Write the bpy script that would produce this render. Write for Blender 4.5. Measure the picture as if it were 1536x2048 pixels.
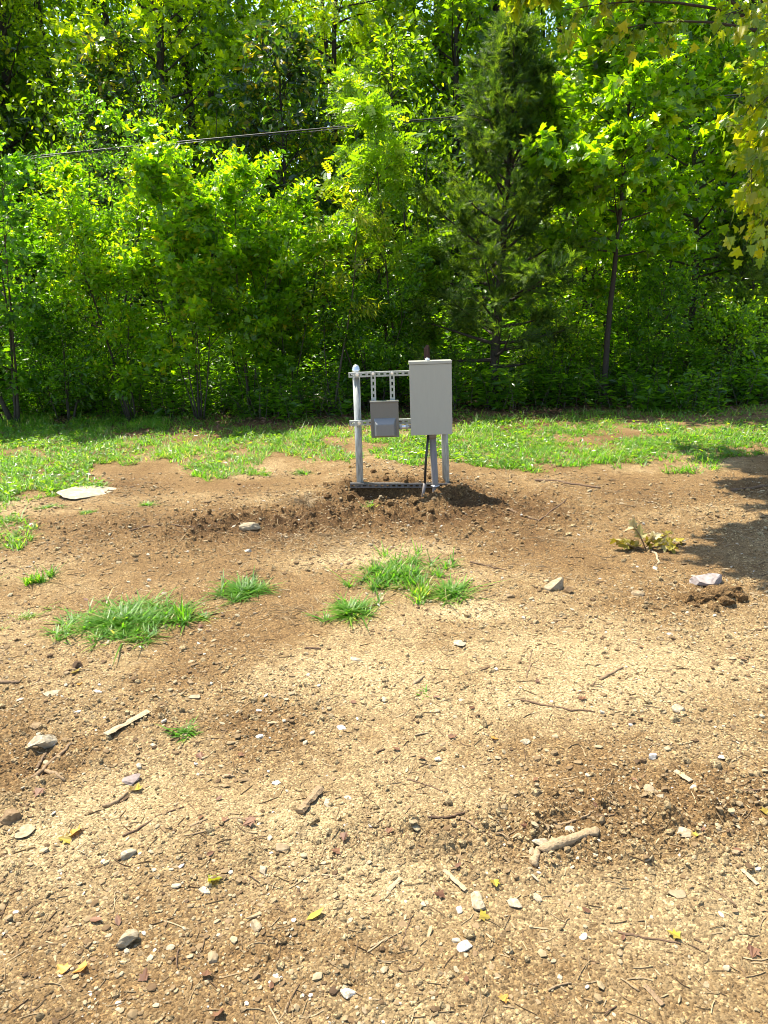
import bpy, bmesh, math, random
import numpy as np
from mathutils import Vector, Matrix
R = math.radians
for o in list(bpy.data.objects): bpy.data.objects.remove(o)
S = bpy.context.scene
COL = S.collection
RNG = np.random.default_rng(7)
random.seed(7)

# ------------------------------------------------------------------ camera
CAM_Z = 1.6
PITCH = R(15.2); ROLL = R(-2.0); FPX = 1538.0
cd = bpy.data.cameras.new('camera'); cam = bpy.data.objects.new('camera', cd); COL.objects.link(cam)
cd.sensor_fit = 'VERTICAL'; cd.sensor_height = 36; cd.lens = 27.04
cd.clip_start = 0.05; cd.clip_end = 2000
CM = Matrix.Rotation(R(90) - PITCH, 4, 'X') @ Matrix.Rotation(ROLL, 4, 'Z')
cam.matrix_world = Matrix.Translation((0, 0, CAM_Z)) @ CM
S.camera = cam
S.render.resolution_x = 768; S.render.resolution_y = 1024
# ------------------------------------------------------------------ light
SUN_EL = R(65.5); SUN_AZ = R(-50)          # azimuth measured from +Y towards +X
w = bpy.data.worlds.new('World'); S.world = w; w.use_nodes = True
nt = w.node_tree; nt.nodes.clear()
sky = nt.nodes.new('ShaderNodeTexSky'); sky.sky_type = 'NISHITA'; sky.sun_disc = False
sky.sun_elevation = SUN_EL; sky.sun_rotation = SUN_AZ % (2 * math.pi)
bg = nt.nodes.new('ShaderNodeBackground'); bg.inputs[1].default_value = 0.15
wo = nt.nodes.new('ShaderNodeOutputWorld')
nt.links.new(sky.outputs[0], bg.inputs[0]); nt.links.new(bg.outputs[0], wo.inputs[0])
sd = bpy.data.lights.new('sun', 'SUN'); sd.energy = 5.0; sd.angle = R(0.5); sd.color = (1.0, 0.93, 0.80)
sun = bpy.data.objects.new('sun', sd); COL.objects.link(sun)
sv = Vector((math.sin(SUN_AZ) * math.cos(SUN_EL), math.cos(SUN_AZ) * math.cos(SUN_EL), math.sin(SUN_EL)))
sun.rotation_euler = sv.to_track_quat('Z', 'Y').to_euler(); sun.location = (-8, 6, 20)
S.view_settings.view_transform = 'Standard'; S.view_settings.look = 'None'
S.view_settings.exposure = 1.4; S.view_settings.gamma = 1
S.cycles.max_bounces = 8; S.cycles.transmission_bounces = 6; S.cycles.diffuse_bounces = 4
S.cycles.use_denoising = True; S.cycles.filter_width = 1.0

# ------------------------------------------------------------------ numeric helpers
CMn = np.array(CM.to_3x3())
def ray(px, py):
    return CMn @ np.array([(px - 768) / FPX, -(py - 1024) / FPX, -1.0])
def at(px, py, Y):
    d = ray(px, py); t = Y / d[1]
    return Vector((d[0] * t, Y, CAM_Z + d[2] * t))
def gnd(px, py, z=0.0):
    d = ray(px, py); t = (z - CAM_Z) / d[2]
    x, y = d[0] * t, d[1] * t
    for _ in range(4):
        zz = float(height(np.array([x]), np.array([y]), False)[0]); t = (zz - CAM_Z) / d[2]; x, y = d[0] * t, d[1] * t
    return x, y
def proj(x, y, z):
    P = np.stack([x, y, z - CAM_Z], -1) @ CMn
    return 768 + FPX * P[..., 0] / -P[..., 2], 1024 - FPX * P[..., 1] / -P[..., 2]
TAB = np.random.default_rng(3).random((8, 256, 256))
def vn(x, y, k=0):
    xi = np.floor(x).astype(int); yi = np.floor(y).astype(int); fx = x - xi; fy = y - yi
    fx = fx * fx * (3 - 2 * fx); fy = fy * fy * (3 - 2 * fy); T = TAB[k % 8]
    a = T[xi & 255, yi & 255]; b = T[(xi + 1) & 255, yi & 255]; c = T[xi & 255, (yi + 1) & 255]; d = T[(xi + 1) & 255, (yi + 1) & 255]
    return (a * (1 - fx) + b * fx) * (1 - fy) + (c * (1 - fx) + d * fx) * fy
def fbm(x, y, s, o=4, k=0):
    v = 0; a = 0.5; t = 0
    for i in range(o):
        v = v + a * vn(x / s + 17.3 * i + 9, y / s - 11.1 * i + 5, k + i); t += a; a *= 0.5; s *= 0.5
    return v / t
def worley(x, y, s, k=0):
    X = x / s; Y = y / s; xi = np.floor(X).astype(int); yi = np.floor(Y).astype(int)
    best = np.full(X.shape, 9.0); idv = np.zeros(X.shape)
    for i in (-1, 0, 1):
        for j in (-1, 0, 1):
            a = (xi + i); b = (yi + j)
            dx = a + TAB[k][a & 255, b & 255] - X; dy = b + TAB[(k + 1) % 8][a & 255, b & 255] - Y
            d = np.sqrt(dx * dx + dy * dy); m = d < best
            best = np.where(m, d, best); idv = np.where(m, TAB[(k + 2) % 8][a & 255, b & 255], idv)
    return best, idv
def sstep(a, b, v):
    t = np.clip((v - a) / (b - a), 0, 1); return t * t * (3 - 2 * t)
def blob(x, y, cx, cy, rx, ry, p=2.0):
    return np.exp(-(((x - cx) / rx) ** 2 + ((y - cy) / ry) ** 2))

def rough_mask(x, y):
    m = 0.9 * blob(x, y, 0.05, 6.1, 1.0, 0.55) + .45 * blob(x, y, 0, 5.7, 1.7, .6) + 0.5 * blob(x, y, -1.5, 5.6, 1.2, 0.5)
    m = m + 0.85 * blob(x, y, .86, 2.06, 0.36, 0.24) + 0.55 * blob(x, y, -1.35, 2.5, 0.4, 0.6) + 0.6 * blob(x, y, 0.15, 1.98, .8, .16) + .35 * blob(x, y, -.45, 2.72, .4, .2)
    m = m + 0.5 * blob(x, y, -0.05, 1.55, 0.3, 0.14) + 0.5 * blob(x, y, 1.9, 3.85, 0.6, 0.35) + .3 * blob(x, y, 2.2, 5.6, 1, .7)
    return np.clip(m * (0.35 + 1.3 * fbm(x, y, 0.35, 3, 2)), 0, 1)
def height(x, y, fine=True):
    x = np.asarray(x, float); y = np.asarray(y, float)
    h = 0.06 * (fbm(x, y, 1.9, 2, 1) - 0.5) * sstep(0.4, 2.5, np.abs(y - 6.5) + np.abs(x))
    h = h - 0.02 * blob(x, y, -1.3, 2.4, 0.9, 0.35) + 0.03 * blob(x, y, 0.9, 2.9, 0.8, 0.4)
    # diggings about the rack: a hollow under the bottom rail, heaps on both sides of it
    xw = .03 * (vn(x * 9, x * 0, 4) - .5)
    h = h + 0.105 * sstep(6.43 + xw, 6.47 + xw, y) * np.exp(-(np.clip(y - 6.45, 0, None) / 1.3) ** 2) * np.exp(-((x - .1) / .62) ** 4)
    h = h - 0.06 * blob(x, y, 0.02, 6.36, 0.30, 0.11) + 0.085 * blob(x, y, 0.60, 6.34, 0.15, 0.10) + 0.10 * blob(x, y, -0.36, 6.40, 0.10, 0.08)
    h = h + 0.035 * blob(x, y, 0.28, 6.12, 0.22, 0.10) + 0.045 * blob(x, y, 2.55, 4.35, 0.28, 0.10)
    rise = np.clip(y - 12.5, 0, None)
    h = h + 0.06 * rise * sstep(0, 4, rise) + np.clip(y - 21, 0, 25) * 0.28
    v = (y - 2.1) * .75 + x * .55; h = h + .006 * np.sin(v * 34 + 3 * vn(x * 3, y * 3, 2)) * blob(x, y, -1.0, 1.9, .6, .45) * (vn(x * 5, y * 5, 6) > .25)
    if fine:
        lod = np.clip(6.5 / np.clip(y, 1.0, 60), 0, 1)
        r = rough_mask(x, y)
        h = h + 0.030 * (fbm(x, y, 0.42, 3, 4) - 0.5) + (0.016 + 0.045 * r) * (fbm(x, y, 0.13, 3, 5) - 0.5)
        d, i = worley(x + 0.01 * vn(x * 60, y * 60), y, 0.055, 1)
        d, i = worley(x + 0.02 * vn(x * 25, y * 25), y + .02 * vn(x * 25, y * 25, 3), 0.11, 5)
        h = h + 0.045 * r * np.clip(0.5 - d, 0, 1) * (i > 0.4) * 1.6
        h = h + (0.004 + 0.022 * r) * np.clip(0.55 - d, 0, 1) * (i > 0.45) * 1.6 * lod
        d, i = worley(x, y, 0.021, 3)
        h = h + (0.0045 + 0.010 * r) * np.clip(0.5 - d, 0, 1) * (i > 0.35) * 2 * lod * sstep(0.38, 0.6, fbm(x, y, .5, 3, 6) + r * .5)
    return h
def hz(x, y):
    return float(height(np.array([x]), np.array([y]))[0])

# ------------------------------------------------------------------ object helpers
def tag(o, label=None, cat=None, group=None, kind=None):
    if label: o['label'] = label
    if cat: o['category'] = cat
    if group: o['group'] = group
    if kind: o['kind'] = kind
    return o
def empty(name, loc, label=None, cat=None, group=None, rz=0):
    o = bpy.data.objects.new(name, None); COL.objects.link(o); o.location = loc; o.rotation_euler = (0, 0, rz)
    o.empty_display_size = 0.1
    return tag(o, label, cat, group)
def raw_mesh(name, V, loops, sizes, tint=None, smooth=False):
    me = bpy.data.meshes.new(name)
    V = np.ascontiguousarray(V, dtype=np.float32); loops = np.asarray(loops, np.int32); sizes = np.asarray(sizes, np.int32)
    me.vertices.add(len(V)); me.vertices.foreach_set('co', V.ravel())
    me.loops.add(len(loops)); me.loops.foreach_set('vertex_index', loops)
    me.polygons.add(len(sizes)); st = np.concatenate([[0], np.cumsum(sizes)[:-1]]).astype(np.int32)
    me.polygons.foreach_set('loop_start', st); me.polygons.foreach_set('loop_total', sizes)
    me.polygons.foreach_set('use_smooth', np.full(len(sizes), smooth))
    if tint is not None:
        a = me.attributes.new('tint', 'FLOAT', 'FACE'); a.data.foreach_set('value', np.asarray(tint, np.float32))
    me.update(calc_edges=True)
    return me
def link(name, me, mat, parent=None, loc=None):
    o = bpy.data.objects.new(name, me); COL.objects.link(o)
    if mat is not None and not me.materials: me.materials.append(mat)
    if parent is not None:
        o.parent = parent
    if loc is not None: o.location = loc
    return o
class Acc:
    """collects pieces into one mesh"""
    def __init__(s): s.V = []; s.L = []; s.Z = []; s.T = []; s.n = 0
    def add(s, V, loops, sizes, tint=0.5):
        V = np.asarray(V, float); s.V.append(V); s.L.append(np.asarray(loops, int) + s.n); s.Z.append(np.asarray(sizes, int))
        s.T.append(np.full(len(sizes), tint) if np.isscalar(tint) else np.asarray(tint)); s.n += len(V)
    def mesh(s, name, smooth=False, off=None):
        V = np.concatenate(s.V)
        if off is not None: V = V - np.asarray(off)
        return raw_mesh(name, V, np.concatenate(s.L), np.concatenate(s.Z), np.concatenate(s.T), smooth)
    def box(s, x0, x1, y0, y1, z0, z1):
        V = [(x, y, z) for z in (z0, z1) for y in (y0, y1) for x in (x0, x1)]
        s.add(V, [0, 2, 3, 1, 4, 5, 7, 6, 0, 1, 5, 4, 2, 6, 7, 3, 0, 4, 6, 2, 1, 3, 7, 5], [4] * 6)
    def tube(s, P, rad, n=6, cap=True, tint=0.5, flat=1.0):
        P = np.asarray(P, float); m = len(P); rad = np.broadcast_to(rad, (m,))
        T = np.gradient(P, axis=0); T /= np.linalg.norm(T, axis=1)[:, None] + 1e-9
        ref = np.array([0, 0, 1.0]) if abs(T[:, 2]).mean() < 0.8 else np.array([1.0, 0, 0])
        A = np.cross(T, ref); A /= np.linalg.norm(A, axis=1)[:, None] + 1e-9; B = np.cross(T, A)
        ang = np.arange(n) * 2 * math.pi / n
        V = P[:, None] + rad[:, None, None] * (np.cos(ang)[None, :, None] * A[:, None] + flat * np.sin(ang)[None, :, None] * B[:, None])
        i = np.arange(m - 1)[:, None] * n; j = np.arange(n)[None]; k = (j + 1) % n
        Q = np.stack([i + j, i + k, i + n + k, i + n + j], -1).reshape(-1)
        sz = [4] * ((m - 1) * n); L = list(Q)
        if cap: L += list(range(n))[::-1] + [(m - 1) * n + q for q in range(n)]; sz += [n, n]
        s.add(V.reshape(-1, 3), L, sz, tint)
# leaf templates: x along the leaf, y across, z normal
def tpl(V, F): return np.array(V, float), [list(f) for f in F]
OVAL = tpl([(0, 0, 0), (.3, .24, .05), (.3, -.24, .05), (.72, .2, .04), (.72, -.2, .04), (1, 0, -.08)], [(0, 2, 4, 5), (0, 5, 3, 1)])
LANCE = tpl([(0, 0, 0), (.45, .13, .03), (.45, -.13, .03), (1, 0, -.1)], [(0, 2, 3), (0, 3, 1)])
MAPLE = tpl([(0, 0, 0), (.02, -.26, .02), (-.02, -.46, -.03), (.28, -.36, .02), (.52, -.52, -.05), (.52, -.2, .03), (.72, -.22, .0), (1.0, 0, -.08),
             (.72, .22, .0), (.52, .2, .03), (.52, .52, -.05), (.28, .36, .02), (-.02, .46, -.03), (.02, .26, .02)],
            [(0, 1, 2, 3, 4, 5, 6, 7), (0, 7, 8, 9, 10, 11, 12, 13)])
def pinnate(n, ll, ww, droop=.25):
    V = []; F = []
    for i in range(n):
        t = .15 + .8 * i / (n - 1); z = -droop * t * t
        for sgn in (1, -1):
            b = len(V); l = ll * (1 - .45 * abs(t - .45)); c = np.array([t, 0, z]); d = np.array([.35, sgn * .94, -.12]) * l
            q = np.array([.94, -.35 * sgn, 0]) * ww
            V += [c, c + d * .5 + q, c + d, c + d * .5 - q]; F += [(b, b + 1, b + 2, b + 3)]
    b = len(V); V += [(0, .012, 0), (0, -.012, 0), (1, 0, -droop)]; F += [(b, b + 1, b + 2)]
    return tpl(V, F)
SUMAC = pinnate(5, .32, .10)
LOCUST = pinnate(6, .2, .06, .15)
def frond():
    V = []; F = []; r = np.random.default_rng(5)
    for i in range(9):
        t = .05 + .9 * i / 8; sgn = 1 if i % 2 else -1; a = sgn * (0.45 + .25 * r.random()); l = .42 * (1.15 - t * .75)
        c = np.array([t, 0, 0.02 * r.standard_normal()]); d = np.array([math.cos(a), math.sin(a), .25 * r.standard_normal()]) * l; q = np.array([-math.sin(a), math.cos(a), 0]) * .032
        b = len(V); V += [c - q * 1.5, c + q * 1.5, c + d]; F += [(b, b + 1, b + 2)]
    b = len(V); V += [(0, .02, 0), (0, -.02, 0), (1, 0, 0)]; F += [(b, b + 1, b + 2)]
    return tpl(V, F)
CEDAR = frond()
def norm(A): return A / (np.linalg.norm(A, axis=-1, keepdims=True) + 1e-9)
def leaves(acc, P, D, N, size, T, tint):
    """stamp template T at points P, long axis D, normal near N"""
    TV, TF = T; n = len(P); k = len(TV)
    D = norm(D); Y = norm(np.cross(N, D)); Z = np.cross(D, Y)
    size = np.broadcast_to(size, (n,))[:, None, None]
    V = P[:, None] + size * (TV[None, :, 0:1] * D[:, None] + TV[None, :, 1:2] * Y[:, None] + TV[None, :, 2:3] * Z[:, None])
    lf = np.concatenate(TF); sz = np.array([len(f) for f in TF])
    L = (np.arange(n)[:, None] * k + lf[None]).reshape(-1)
    acc.add(V.reshape(-1, 3), L, np.tile(sz, n), np.repeat(np.broadcast_to(tint, (n,)), len(sz)))

# ------------------------------------------------------------------ materials
def newmat(name):
    m = bpy.data.materials.new(name); m.use_nodes = True; t = m.node_tree
    return m, t, t.nodes, t.links, t.nodes['Principled BSDF']
def ramp(nodes, stops):
    r = nodes.new('ShaderNodeValToRGB'); cr = r.color_ramp
    while len(cr.elements) > 2: cr.elements.remove(cr.elements[-1])
    cr.elements[0].position, cr.elements[0].color = stops[0][0], (*stops[0][1], 1)
    cr.elements[1].position, cr.elements[1].color = stops[-1][0], (*stops[-1][1], 1)
    for p, c in stops[1:-1]:
        e = cr.elements.new(p); e.color = (*c, 1)
    return r
def leafmat(name, stops, trans=0.6, tcol=(3.6, 3.3, 0.4), rough=0.31, spec=0.6):
    m, t, N, L, P = newmat(name)
    a = N.new('ShaderNodeAttribute'); a.attribute_name = 'tint'
    r = ramp(N, stops); L.new(a.outputs['Fac'], r.inputs[0]); L.new(r.outputs[0], P.inputs['Base Color'])
    P.inputs['Roughness'].default_value = rough; P.inputs['Specular IOR Level'].default_value = spec
    mu = N.new('ShaderNodeMix'); mu.data_type = 'RGBA'; mu.blend_type = 'MULTIPLY'; mu.inputs[0].default_value = 1
    L.new(r.outputs[0], mu.inputs[6]); mu.inputs[7].default_value = (*tcol, 1)
    tr = N.new('ShaderNodeBsdfTranslucent'); L.new(mu.outputs[2], tr.inputs[0])
    mx = N.new('ShaderNodeMixShader'); mx.inputs[0].default_value = trans
    L.new(P.outputs[0], mx.inputs[1]); L.new(tr.outputs[0], mx.inputs[2]); L.new(mx.outputs[0], N['Material Output'].inputs[0])
    return m
G = leafmat
M = {}
M['maple'] = G('maple_leaf', [(0, (.035, .085, .008)), (.5, (.11, .21, .008)), (.85, (.18, .28, .010)), (1, (.24, .26, .015))])
M['sapling'] = G('sapling_leaf', [(0, (.03, .085, .008)), (.5, (.105, .21, .010)), (.9, (.18, .28, .012)), (1, (.26, .26, .015))])
M['yellow'] = G('yellowing_leaf', [(0, (.09, .17, .008)), (.5, (.20, .27, .010)), (1, (.42, .38, .012))], .6, (2.1, 2.1, .5))
M['cedar'] = G('cedar_foliage', [(0, (.014, .040, .006)), (.6, (.056, .108, .013)), (1, (.12, .185, .018))], .45, (3.0, 2.8, .8), .6, .3)
M['privet'] = G('privet_leaf', [(0, (.03, .08, .010)), (.6, (.070, .17, .014)), (1, (.14, .25, .018))])
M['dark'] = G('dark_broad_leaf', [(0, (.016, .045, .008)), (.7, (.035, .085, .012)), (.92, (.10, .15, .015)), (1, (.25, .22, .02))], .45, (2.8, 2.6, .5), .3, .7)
M['airy'] = G('light_airy_leaf', [(0, (.09, .17, .008)), (.6, (.21, .30, .010)), (1, (.30, .36, .014))], .55)
M['sumac'] = G('sumac_leaf', [(0, (.07, .15, .012)), (.6, (.11, .20, .014)), (1, (.20, .25, .02))], .5)
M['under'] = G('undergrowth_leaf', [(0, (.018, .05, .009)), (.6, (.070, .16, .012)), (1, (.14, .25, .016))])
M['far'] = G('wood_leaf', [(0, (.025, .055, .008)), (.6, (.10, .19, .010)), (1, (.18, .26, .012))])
M['grass'] = G('grass_blade', [(0, (.05, .125, .012)), (.6, (.10, .22, .018)), (.88, (.17, .26, .028)), (1, (.31, .26, .12))], .5, (2.4, 2.7, .7), .45, .5)
M['weed'] = G('weed_leaf', [(0, (.045, .11, .012)), (.6, (.10, .19, .018)), (1, (.18, .24, .03))], .45)
M['dryleaf'] = G('withered_leaf', [(0, (.18, .13, .02)), (.6, (.30, .25, .025)), (1, (.42, .36, .20))], .25, (1.3, 1.2, .8), .6, .3)
M['yleaf'] = G('fallen_yellow_leaf', [(0, (.16, .10, .03)), (.5, (.28, .21, .03)), (1, (.42, .35, .04))], .2, (1.2, 1.1, .6), .5, .3)
M['oleaf'] = G('fallen_orange_leaf', [(0, (.45, .20, .04)), (1, (.5, .28, .06))], .2, (1.2, 1.1, .6), .5, .3)
M['bleaf'] = G('fallen_brown_leaf', [(0, (.11, .05, .025)), (1, (.20, .10, .05))], .15, (1.2, 1.1, .6), .6, .3)

def soilmat(name, attr=True):
    m, t, N, L, P = newmat(name)
    g = N.new('ShaderNodeNewGeometry')
    def noise(s, d=6, r=.6):
        n = N.new('ShaderNodeTexNoise'); n.inputs['Scale'].default_value = s; n.inputs['Detail'].default_value = d; n.inputs['Roughness'].default_value = r
        L.new(g.outputs['Position'], n.inputs['Vector']); return n
    n1 = noise(1.3, 5); n2 = noise(16, 6, .7); n3 = noise(110, 3, .7)
    mp = N.new('ShaderNodeMath'); mp.operation = 'MULTIPLY_ADD'; L.new(n1.outputs['Fac'], mp.inputs[0]); mp.inputs[1].default_value = .55
    m2 = N.new('ShaderNodeMath'); m2.operation = 'MULTIPLY'; L.new(n2.outputs['Fac'], m2.inputs[0]); m2.inputs[1].default_value = .42; L.new(m2.outputs[0], mp.inputs[2])
    m3 = N.new('ShaderNodeMath'); m3.operation = 'MULTIPLY_ADD'; L.new(n3.outputs['Fac'], m3.inputs[0]); m3.inputs[1].default_value = .28; L.new(mp.outputs[0], m3.inputs[2])
    fac = m3.outputs[0]
    a = N.new('ShaderNodeAttribute'); a.attribute_name = 'crust'
    m4 = N.new('ShaderNodeMath'); m4.operation = 'MULTIPLY_ADD'; L.new(a.outputs['Fac'], m4.inputs[0]); m4.inputs[1].default_value = .72; 
    m5 = N.new('ShaderNodeMath'); m5.operation = 'SUBTRACT'; L.new(fac, m5.inputs[0]); m5.inputs[1].default_value = .37 if attr else .2; L.new(m5.outputs[0], m4.inputs[2])
    r = ramp(N, [(.12, (.045, .024, .010)), (.34, (.120, .067, .026)), (.58, (.190, .118, .050)), (.85, (.37, .275, .142))])
    L.new(m4.outputs[0], r.inputs[0])
    # fine grit: pale and dark grains
    v = N.new('ShaderNodeTexVoronoi'); v.inputs['Scale'].default_value = 150; L.new(g.outputs['Position'], v.inputs['Vector'])
    sp = N.new('ShaderNodeSeparateColor'); L.new(v.outputs['Color'], sp.inputs[0])
    gr = ramp(N, [(0, (.28, .25, .23)), (.28, (.82, .81, .80)), (.78, (1.08, 1.08, 1.06)), (1, (2.1, 2.1, 2.0))]); gr.color_ramp.interpolation = 'LINEAR'
    L.new(sp.outputs[0], gr.inputs[0])
    mu = N.new('ShaderNodeMix'); mu.data_type = 'RGBA'; mu.blend_type = 'MULTIPLY'; mu.inputs[0].default_value = .8
    L.new(r.outputs[0], mu.inputs[6]); L.new(gr.outputs[0], mu.inputs[7])
    hm = N.new('ShaderNodeAttribute'); hm.attribute_name = 'humus'; mh = N.new('ShaderNodeMix'); mh.data_type = 'RGBA'; mh.blend_type = 'MIX'
    L.new(hm.outputs['Fac'], mh.inputs[0]); L.new(mu.outputs[2], mh.inputs[6]); mh.inputs[7].default_value = (.035, .026, .014, 1); L.new(mh.outputs[2], P.inputs['Base Color'])
    P.inputs['Roughness'].default_value = .95; P.inputs['Specular IOR Level'].default_value = .15
    b1 = N.new('ShaderNodeBump'); b1.inputs['Strength'].default_value = 1; b1.inputs['Distance'].default_value = .012
    n4 = noise(75, 5, .75); L.new(n4.outputs['Fac'], b1.inputs['Height'])
    b2 = N.new('ShaderNodeBump'); b2.inputs['Strength'].default_value = 1; b2.inputs['Distance'].default_value = .004
    L.new(v.outputs['Distance'], b2.inputs['Height']); b2.invert = True; L.new(b1.outputs[0], b2.inputs['Normal']); L.new(b2.outputs[0], P.inputs['Normal'])
    return m
M['soil'] = soilmat('bare_soil')
M['crumb'] = soilmat('soil_crumb', False)
def stonemat(name, stops, bump=.5, sc=60):
    m, t, N, L, P = newmat(name)
    a = N.new('ShaderNodeAttribute'); a.attribute_name = 'tint'
    r = ramp(N, stops); L.new(a.outputs['Fac'], r.inputs[0])
    g = N.new('ShaderNodeNewGeometry'); n = N.new('ShaderNodeTexNoise'); n.inputs['Scale'].default_value = sc; n.inputs['Detail'].default_value = 6
    L.new(g.outputs['Position'], n.inputs['Vector'])
    r2 = ramp(N, [(.3, (.72, .68, .62)), (.7, (1.1, 1.1, 1.1))]); L.new(n.outputs['Fac'], r2.inputs[0])
    mu = N.new('ShaderNodeMix'); mu.data_type = 'RGBA'; mu.blend_type = 'MULTIPLY'; mu.inputs[0].default_value = 1
    L.new(r.outputs[0], mu.inputs[6]); L.new(r2.outputs[0], mu.inputs[7]); L.new(mu.outputs[2], P.inputs['Base Color'])
    P.inputs['Roughness'].default_value = .85; P.inputs['Specular IOR Level'].default_value = .25
    b = N.new('ShaderNodeBump'); b.inputs['Strength'].default_value = bump; b.inputs['Distance'].default_value = .004
    L.new(n.outputs['Fac'], b.inputs['Height']); L.new(b.outputs[0], P.inputs['Normal'])
    return m
M['gravel'] = stonemat('gravel_stone', [(0, (.06, .035, .018)), (.3, (.14, .088, .040)), (.65, (.235, .17, .088)), (.9, (.35, .29, .18)), (1, (.52, .49, .43))])
M['stone'] = stonemat('pale_stone', [(0, (.15, .09, .045)), (.35, (.24, .17, .09)), (.7, (.28, .22, .135)), (.9, (.36, .31, .215)), (1, (.50, .47, .41))])
M['grey'] = stonemat('grey_stone', [(0, (.16, .13, .115)), (.5, (.27, .22, .20)), (1, (.35, .31, .28))], .9, 40)
M['wood'] = stonemat('weathered_wood', [(0, (.09, .055, .032)), (.4, (.15, .095, .055)), (.75, (.27, .19, .105)), (1, (.40, .31, .19))], 1, 130)
M['bark'] = stonemat('bark', [(0, (.035, .028, .022)), (.5, (.062, .054, .040)), (1, (.13, .115, .085))], .9, 30)
M['straw'] = stonemat('straw', [(0, (.10, .06, .03)), (.5, (.23, .16, .08)), (1, (.40, .31, .18))], .2, 50)

def metal(name, col, rough, metallic, streak=0.0, bump=0.05, sc=(8, 8, 1.2)):
    m, t, N, L, P = newmat(name)
    tc = N.new('ShaderNodeTexCoord'); mp = N.new('ShaderNodeMapping'); mp.inputs['Scale'].default_value = sc
    L.new(tc.outputs['Object'], mp.inputs[0])
    n = N.new('ShaderNodeTexNoise'); n.inputs['Scale'].default_value = 9; n.inputs['Detail'].default_value = 7; L.new(mp.outputs[0], n.inputs['Vector'])
    d = tuple(c * (1 - streak) for c in col)
    r = ramp(N, [(.35, d), (.65, col)]); L.new(n.outputs['Fac'], r.inputs[0]); L.new(r.outputs[0], P.inputs['Base Color'])
    P.inputs['Roughness'].default_value = rough; P.inputs['Metallic'].default_value = metallic
    b = N.new('ShaderNodeBump'); b.inputs['Strength'].default_value = bump; b.inputs['Distance'].default_value = .002; L.new(n.outputs['Fac'], b.inputs['Height']); L.new(b.outputs[0], P.inputs['Normal'])
    return m
M['galv'] = metal('galvanised_steel', (.43, .44, .39), .5, .2, .5, .35)
M['strut'] = metal('galvanised_strut', (.40, .42, .38), .42, .35, .3, .1)
M['rail'] = metal('muddy_strut', (.16, .15, .14), .5, .6, .4, .2)
M['paint'] = metal('grey_powder_coat', (.325, .32, .262), .42, 0, .03, .02)
M['paint2'] = metal('dark_grey_powder_coat', (.135, .133, .118), .26, 0, .04, .02)
M['paint3'] = metal('mid_grey_powder_coat', (.165, .17, .165), .22, 0, .04, .02)
M['pvc'] = metal('weathered_grey_pvc', (.20, .17, .145), .5, 0, .2, .05)
M['black'] = metal('black_rubber', (.022, .022, .022), .45, 0, .2, .05)
M['steel'] = metal('bright_steel', (.7, .7, .7), .3, .8, .1, .02)
M['rust'] = metal('rotten_brown_wood', (.10, .045, .03), .9, 0, .5, .8, (12, 12, 2))

# ------------------------------------------------------------------ ground
def build_ground():
    # rows follow the distance, columns fan out with it: fine near the camera, coarse far off
    py = np.linspace(2150, 815, 760)
    yy = []
    for p in py:
        d = ray(768, p); yy.append(-CAM_Z / d[2] * d[1])
    yy = np.array(yy); yy = yy[yy < 12.6]
    far = 12.6 * (1.045 ** np.arange(1, 75)); near = np.array([-60, -30, -15, -8, -4, -2, -1, -.3, .1, .4, .7, .9, 1.05])
    Y = np.concatenate([near[near < yy[0] - .05], yy, far[far > yy[-1] + .1]])
    u = np.linspace(-1, 1, 860); ext = np.array([1.1, 1.3, 1.6, 2.1, 3, 5, 9, 16, 30, 60])
    U = np.concatenate([-ext[::-1], u, ext])
    W = 0.60 * (np.clip(Y, .6, None) + .55)
    X = U[None] * W[:, None]; YY = np.repeat(Y[:, None], len(U), 1)
    H = height(X, YY)
    n, m = X.shape; V = np.stack([X, YY, H], -1).reshape(-1, 3)
    i = np.arange(n - 1)[:, None] * m; j = np.arange(m - 1)[None]
    Q = np.stack([i + j, i + j + 1, i + m + j + 1, i + m + j], -1).reshape(-1)
    me = raw_mesh('ground', V, Q, np.full((n - 1) * (m - 1), 4), None, True)
    c = crust(X, YY).reshape(-1)
    a = me.attributes.new('crust', 'FLOAT', 'POINT'); a.data.foreach_set('value', c.astype(np.float32))
    hu = sstep(10.8, 12.6, YY + .9 * (fbm(X, YY, 1.2, 3, 2) - .5)).reshape(-1)
    a = me.attributes.new('humus', 'FLOAT', 'POINT'); a.data.foreach_set('value', hu.astype(np.float32))
    tag(link('ground', me, M['soil']), 'bare tan dirt ground with crumbs, ruts and dug-over soil', 'ground', None, 'structure')
def crust(x, y):
    c = .54 - .014 * (y - 2) + .58 * (fbm(x, y, .8, 5, 3) - .5)
    c = c - .33 * rough_mask(x, y) - .07 * blob(x, y, 0, 5.7, 3.0, 1.1) - .12 * blob(x, y, -1.9, 4.2, .7, .35)
    for cx, cy, rx, ry, s in [(.45, 3.78, .22, .12, .45), (-.1, 3.15, .5, .25, .2), (.5, 2.8, .5, .2, .22), (-.2, 2.0, .35, .3, .25), (-1.3, 2.1, .5, .3, .3), (.9, 1.85, .6, .25, .22), (1.6, 2.9, .8, .3, .12), (-.5, 4.8, .5, .2, .2), (.4, 4.9, .2, .12, .2)]:
        c = c + s * blob(x, y, cx, cy, rx, ry)
    c = np.where(y > 9, c - .35 * sstep(9, 11.5, y), c)
    return np.clip(c, 0, 1)
build_ground()

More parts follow.
